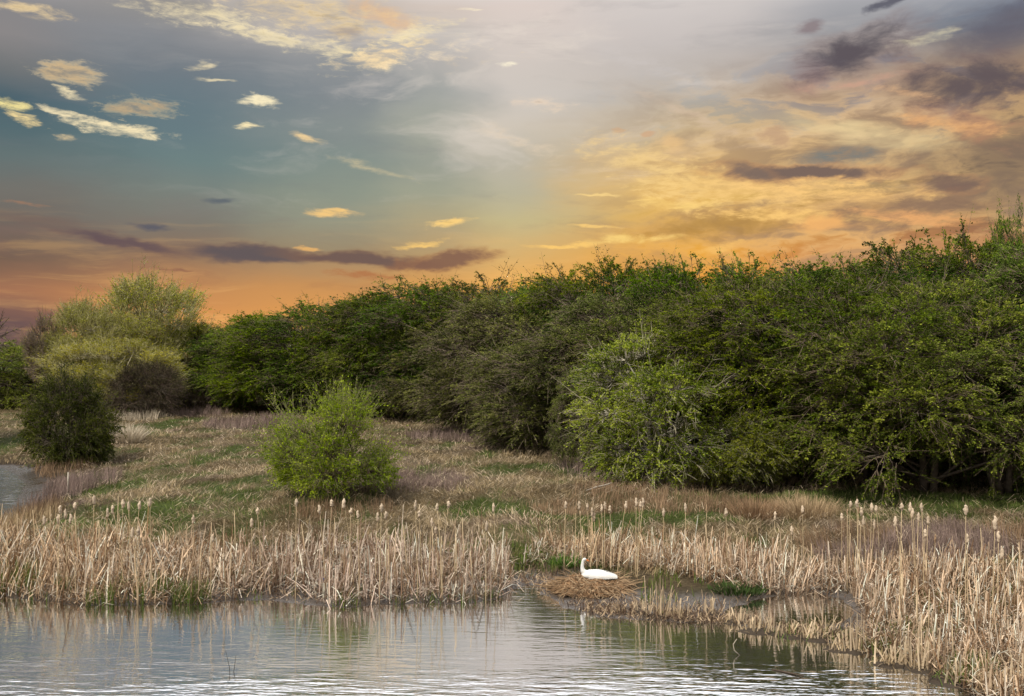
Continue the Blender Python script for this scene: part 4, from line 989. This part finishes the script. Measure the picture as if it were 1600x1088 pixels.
def leafy(px, py, wpx, h, n, col, label):
    r = np.random.default_rng(px); g = ground(px, py); w = wpx / F * g[1] / 2
    A = Acc(); a = r.uniform(0, 2 * pi, n); q = np.sqrt(r.random(n)) * w
    P = np.stack([np.cos(a) * q, np.sin(a) * q * .7, np.full(n, -.02)], 1)
    blades(A, P, h * r.uniform(.4, 1.2, n), r.uniform(.02, .045, n), a, r.uniform(.1, 1.1, n), np.array(col) * r.uniform(.5, 1.5, n)[:, None], tip=.1, r=r)
    o = A.build('green_plant', [M_grass]); o.location = tuple(g); tag(o, label, 'plant')
leafy(884, 886, 44, .42, 260, (.10, .20, .03), 'bright green leafy tuft growing just left behind the swan')
leafy(1152, 924, 86, .26, 420, (.06, .10, .025), 'dark green leafy clump at the left rim of the mud pool')
leafy(822, 884, 60, .26, 200, (.09, .13, .03), 'olive green low tuft at the head of the muddy inlet')
def tussock(px, py, wpx, h, n, col, label):
    r = np.random.default_rng(px + 5); g = ground(px, py); w = wpx / F * g[1] / 2
    A = Acc(); a = r.uniform(0, 2 * pi, n); q = np.sqrt(r.random(n)) * w
    P = np.stack([np.cos(a) * q, np.sin(a) * q, np.full(n, -.04)], 1)
    blades(A, P, h * r.uniform(.5, 1.15, n), r.uniform(.012, .02, n) * max(1, g[1] / 40), a, r.uniform(.0, .6, n) + .5 * q / w, np.array(col) * r.uniform(.6, 1.3, n)[:, None], tip=.1, r=r)
    o = A.build('grass_tussock', [M_grass]); o.location = tuple(g); tag(o, label, 'grass tussock')
tussock(198, 690, 44, 1.3, 900, (.62, .54, .42), 'cream coloured tall grass tussock beside the dark rounded bush')
tussock(1262, 806, 92, .75, 900, (.46, .33, .20), 'round heap of tangled blond grass in front of the green strip')
tussock(1180, 806, 70, .7, 700, (.40, .26, .15), 'rusty dry grass heap below the arching shrub')

# ------------------------------------------------------------------ nest and swan
def build_nest():
    r = np.random.default_rng(31)
    g = ground(926, 921); base = root('nest', tuple(g), 'wide heap of tan reed stems forming the nest under the white swan', 'nest')
    RX, RY, HH = 1.02, .80, .34
    def surf(u, a):     # u 0 centre .. 1 rim
        z = HH * (1 - u ** 2.4) * np.where(u < .35, .93 + .2 * u, 1) + .03 * np.sin(a * 5 + u * 4)
        return np.stack([np.cos(a) * u * RX * (1 + .07 * np.sin(a * 3)), np.sin(a) * u * RY, z * (1 + .08 * np.sin(a * 2 + 1))], -1)
    nu, na = 12, 40; u = np.linspace(0.02, 1.05, nu)[:, None] + np.zeros((1, na)); a = np.linspace(0, 2 * pi, na, endpoint=False)[None] + np.zeros((nu, 1))
    V = surf(u, a).reshape(-1, 3) + r.normal(size=(nu * na, 3)) * .012 - [0, 0, .03]
    i = np.arange(nu - 1)[:, None] * na; j = np.arange(na)[None]; j2 = (j + 1) % na
    q = np.stack([i + j, i + na + j, i + na + j2, i + j2], -1).reshape(-1, 4)
    A = Acc(); A.add(V, [q, np.arange(na)[None]], (.09, .055, .03)); A.build('mound', [M_bark], base)
    B = Acc(); n = 2300
    u = np.sqrt(r.random(n)) * 1.05; a = r.uniform(0, 2 * pi, n); L = r.uniform(.15, .55, n)
    P0 = surf(u, a); ta = a + pi / 2 + r.normal(size=n) * .7
    P = []
    for k in range(5):
        s = (k / 4 - .5) * L; th = ta + s * r.normal(size=n) * .8
        x = P0[:, 0] + np.cos(th) * s; y = P0[:, 1] + np.sin(th) * s
        uu = np.hypot(x / RX, y / RY); aa = np.arctan2(y / RY, x / RX)
        z = np.where(uu < 1.1, surf(np.minimum(uu, 1.05), aa)[:, 2], -.02); P.append(np.stack([x, y, np.maximum(z, .0) + .0], 1))
    P = np.stack(P, 1); P[..., 2] += (r.uniform(.0, .05, n))[:, None] + r.normal(size=(n, 5)) * .008
    V, q = twigs(P, np.array([.006, .0095, .0095, .009, .005])[None] * r.uniform(.7, 1.4, n)[:, None])
    c = np.array((.30, .18, .095)) * r.uniform(.25, 1.4, n)[:, None]; k = r.random(n) < .2; c[k] = np.array((.54, .39, .24)) * r.uniform(.7, 1.1, k.sum())[:, None]
    B.add(V, [q], np.repeat(c, 15, 0))
    m = 420; a = r.uniform(0, 2 * pi, m); P1 = surf(r.uniform(.6, 1.05, m), a); e = P1 + np.stack([np.cos(a), np.sin(a) * .7, r.uniform(-.5, .35, m)], 1) * r.uniform(.15, .55, m)[:, None]; e[:, 2] = np.maximum(e[:, 2], .01)
    V, q = twigs(np.stack([P1, (P1 + e) / 2 + [0, 0, .03], e], 1), np.array([.009, .008, .005])[None].repeat(m, 0)); B.add(V, [q], np.repeat(np.array((.46, .31, .18)) * r.uniform(.5, 1.2, m)[:, None], 9, 0))
    s = B.build('reed_lining', [M_reed], base); s['kind'] = 'stuff'
    return g
g_nest = build_nest()

def build_swan():
    M_f = bpy.data.materials.new('white_feather'); M_f.use_nodes = True; T = NT(M_f.node_tree); p = T.t.nodes['Principled BSDF']
    tc = T.n('ShaderNodeTexCoord').outputs['Object']
    f = T.noise(T.mapping(tc, sc=(6, 20, 20)), 1.0, 4, .6)
    T.link(T.ramp(f, [(.3, (.70, .69, .66, 1)), (.7, (.84, .83, .80, 1))]), p.inputs['Base Color']); p.inputs['Roughness'].default_value = .75
    b = T.n('ShaderNodeBump'); b.inputs['Strength'].default_value = .5; b.inputs['Distance'].default_value = .01; T.link(f, b.inputs['Height']); T.link(b.outputs[0], p.inputs['Normal'])
    M_b = mat_attr('bill_orange', .45); M_k = mat_attr('bill_black', .4)
    s = .94
    o = root('swan', (g_nest[0] + .10, g_nest[1] - .12, g_nest[2] + .26), 'white swan sitting on the reed nest with its neck raised', 'swan', sc=s)
    def loft(sec, k=20):
        V = []; a = np.arange(k) * 2 * pi / k
        for (x, y, z, ry, rz) in sec: V.append(np.stack([np.full(k, x), y + np.cos(a) * ry, z + np.sin(a) * rz * np.where(np.sin(a) < 0, .8, 1)], 1))
        n = len(sec); V = np.concatenate(V)
        i = np.arange(n - 1)[:, None] * k; j = np.arange(k)[None]; j2 = (j + 1) % k
        return V, [np.stack([i + j, i + j2, i + k + j2, i + k + j], -1).reshape(-1, 4), np.arange(k)[None, ::-1], (np.arange(k) + (n - 1) * k)[None]]
    A = Acc()
    V, q = loft([(-.43, 0, .13, .01, .01), (-.42, 0, .13, .05, .05), (-.385, 0, .135, .10, .10), (-.30, 0, .14, .145, .13), (-.17, 0, .145, .175, .145), (0, 0, .145, .185, .15), (.15, 0, .14, .165, .135), (.28, 0, .125, .125, .105), (.38, 0, .11, .085, .07), (.46, 0, .10, .055, .035), (.53, 0, .10, .03, .014), (.56, 0, .102, .006, .004)])
    A.add(V, q, (.8, .8, .8))
    neck = [(-.24, 0, .15), (-.33, 0, .20), (-.385, 0, .27), (-.40, 0, .35), (-.395, 0, .43), (-.385, 0, .50), (-.37, 0, .55), (-.345, -.005, .575), (-.315, -.01, .572), (-.285, -.016, .560)]
    V, q = tube(neck, [.10, .095, .070, .052, .045, .041, .041, .046, .040, .024], 14); A.add(V, q, (.8, .8, .8))
    raw = A.build('body_raw', [M_f])
    md = raw.modifiers.new('r', 'REMESH'); md.mode = 'VOXEL'; md.voxel_size = .011; md.use_smooth_shade = True
    sm = raw.modifiers.new('s', 'SMOOTH'); sm.factor = .6; sm.iterations = 8
    dg = bpy.context.evaluated_depsgraph_get(); me = bpy.data.meshes.new_from_object(raw.evaluated_get(dg)); me.name = 'body'
    bpy.data.objects.remove(raw)
    body = bpy.data.objects.new('body', me); SC.collection.objects.link(body); body.parent = o
    if not me.materials: me.materials.append(M_f)
    # bill with black base, knob and eye
    V, q = tube([(-.305, -.012, .570), (-.265, -.02, .552), (-.225, -.028, .533), (-.195, -.033, .521)], [.021, .020, .015, .006], 10); V[:, 1] = -.02 + (V[:, 1] + .02) * .9
    B = Acc(); B.add(V, q, (.62, .17, .03)); bill = B.build('bill', [M_b], o, True)
    K = Acc(); V, q = tube([(-.318, -.010, .580), (-.296, -.014, .574), (-.278, -.018, .568)], [.016, .024, .010], 10); K.add(V, q, (.012, .012, .012))
    V, q = tube([(-.20, -.033, .523), (-.188, -.034, .517)], [.008, .004], 8); K.add(V, q, (.012, .012, .012)); K.build('bill_base', [M_k], bill, True)
    for sgn in (-1, 1):
        E = Acc(); V, q = tube([(-.322, -.010 + sgn * .030, .583), (-.322, -.010 + sgn * .043, .583)], [.008, .004], 8); E.add(V, q, (.01, .01, .01)); E.build('eye', [M_k], o)
    # folded wings: overlapping rows of feathers over each flank
    for sgn in (-1, 1):
        W = Acc(); r = np.random.default_rng(40 + sgn)
        for row in range(9):
            for kx in range(11):
                u = row / 8; t = kx / 10
                x = -.24 + .62 * t + .02 * (row % 2); ang = radians(14 + 84 * u) * (1 - .25 * t)
                R_ = np.interp(x, [-.3, 0, .2, .4], [.155, .195, .165, .09]); Rz = np.interp(x, [-.3, 0, .2, .4], [.14, .160, .135, .075])
                c = np.array([x, sgn * math.sin(ang + .25) * R_, .145 - .02 * t + math.cos(ang + .25) * Rz])
                nrm = unit(np.array([0, sgn * math.sin(ang), math.cos(ang)])); tx = unit(np.array([1, 0, -.12 - .25 * t])); wy = np.cross(nrm, tx)
                Lf, wf = .10 + .07 * t, .026
                pts = [c - wy * wf * .6, c + wy * wf * .6, c + tx * Lf * .7 + wy * wf + nrm * .008, c + tx * Lf + nrm * .004, c + tx * Lf * .7 - wy * wf + nrm * .008, c + tx * Lf * .4 + nrm * .016]
                W.add(pts, [np.array([[0, 1, 5], [1, 2, 5], [2, 3, 5], [3, 4, 5], [4, 0, 5]])], (.8, .8, .8))
        W.build('wing', [M_f], o, True)
build_swan()

# ------------------------------------------------------------------ small loose things
def rod(name, pts, rad, col, label, cat):
    pts = np.asarray(pts, float); b = pts[0].copy(); A = Acc(); V, q = tube(pts - b, rad, 6); A.add(V, q, col)
    o = A.build(name, [M_bark]); o.location = tuple(b); return tag(o, label, cat)
a = ground(916, 770); b = ground(956, 768); rod('fallen_branch', [a + [0, 0, .08], (a * .6 + b * .4) + [0, 0, .20], (a * .3 + b * .7) + [.0, .05, .24], b + [0, 0, .33]], [.022, .034, .030, .018], (.36, .32, .27), 'pale bare branch lying in the grass left of the light green tree', 'branch')
a = ground(106, 774); rod('wooden_stake', [a - [0, 0, .1], a + [0, 0, .5], a + [.02, 0, .98]], [.035, .033, .03], (.50, .44, .36), 'thin pale stake standing in mauve grass below the dark left bush', 'stake')
def wpt(px, py, z=0.0):
    x, y = w0(px, py, z); return np.array([x, y, z])
a = wpt(360, 1052); rod('twig', [a - [0, 0, .1], a + [-.02, 0, .12], a + [-.10, .03, .42]], [.006, .005, .003], (.05, .04, .03), 'thin dark twig poking up out of the open water', 'twig')
a = wpt(364, 1050); rod('twig', [a - [0, 0, .1], a + [.03, 0, .10], a + [.05, .03, .32]], [.006, .005, .003], (.05, .04, .03), 'shorter dark twig right beside the first one in open water', 'twig')
a = wpt(1158, 1024); rod('bent_reed', [a - [0, 0, .03], a + [-.14, 0, .10], a + [-.16, 0, .22], a + [-.10, 0, .31], a + [-.09, 0, .33]], [.010, .010, .009, .006, .004], (.60, .52, .38), 'pale reed curved out of the water below the mud spit', 'reed')
a, b = wpt(1206, 1046, .005), wpt(1256, 1058, .005); rod('floating_stick', [a, (a + b) / 2 + [0, 0, .01], b + [0, 0, .02]], [.012, .02, .014], (.10, .075, .055), 'dark stick floating on the water off the right bank', 'stick')
def litter(px, py, label):
    r = np.random.default_rng(2); g = ground(px, py); A = Acc(); k, n = 8, 6
    V = np.array([[cos(j * 2 * pi / k) * sin(i * pi / (n - 1)), sin(j * 2 * pi / k) * sin(i * pi / (n - 1)), cos(i * pi / (n - 1))] for i in range(n) for j in range(k)]) * [.10, .07, .09] * r.uniform(.6, 1.3, (n * k, 1))
    i = np.arange(n - 1)[:, None] * k; j = np.arange(k)[None]; j2 = (j + 1) % k
    A.add(V + [0, 0, .08], [np.stack([i + j, i + k + j, i + k + j2, i + j2], -1).reshape(-1, 4)], (.03, .07, .28)); o = A.build('crumpled_bag', [mat_attr('blue_plastic', .35, spec=.5)]); o.location = tuple(g)
    tag(o, label, 'litter')
litter(502, 912, 'small crumpled blue plastic bag caught low in the left reed bed')
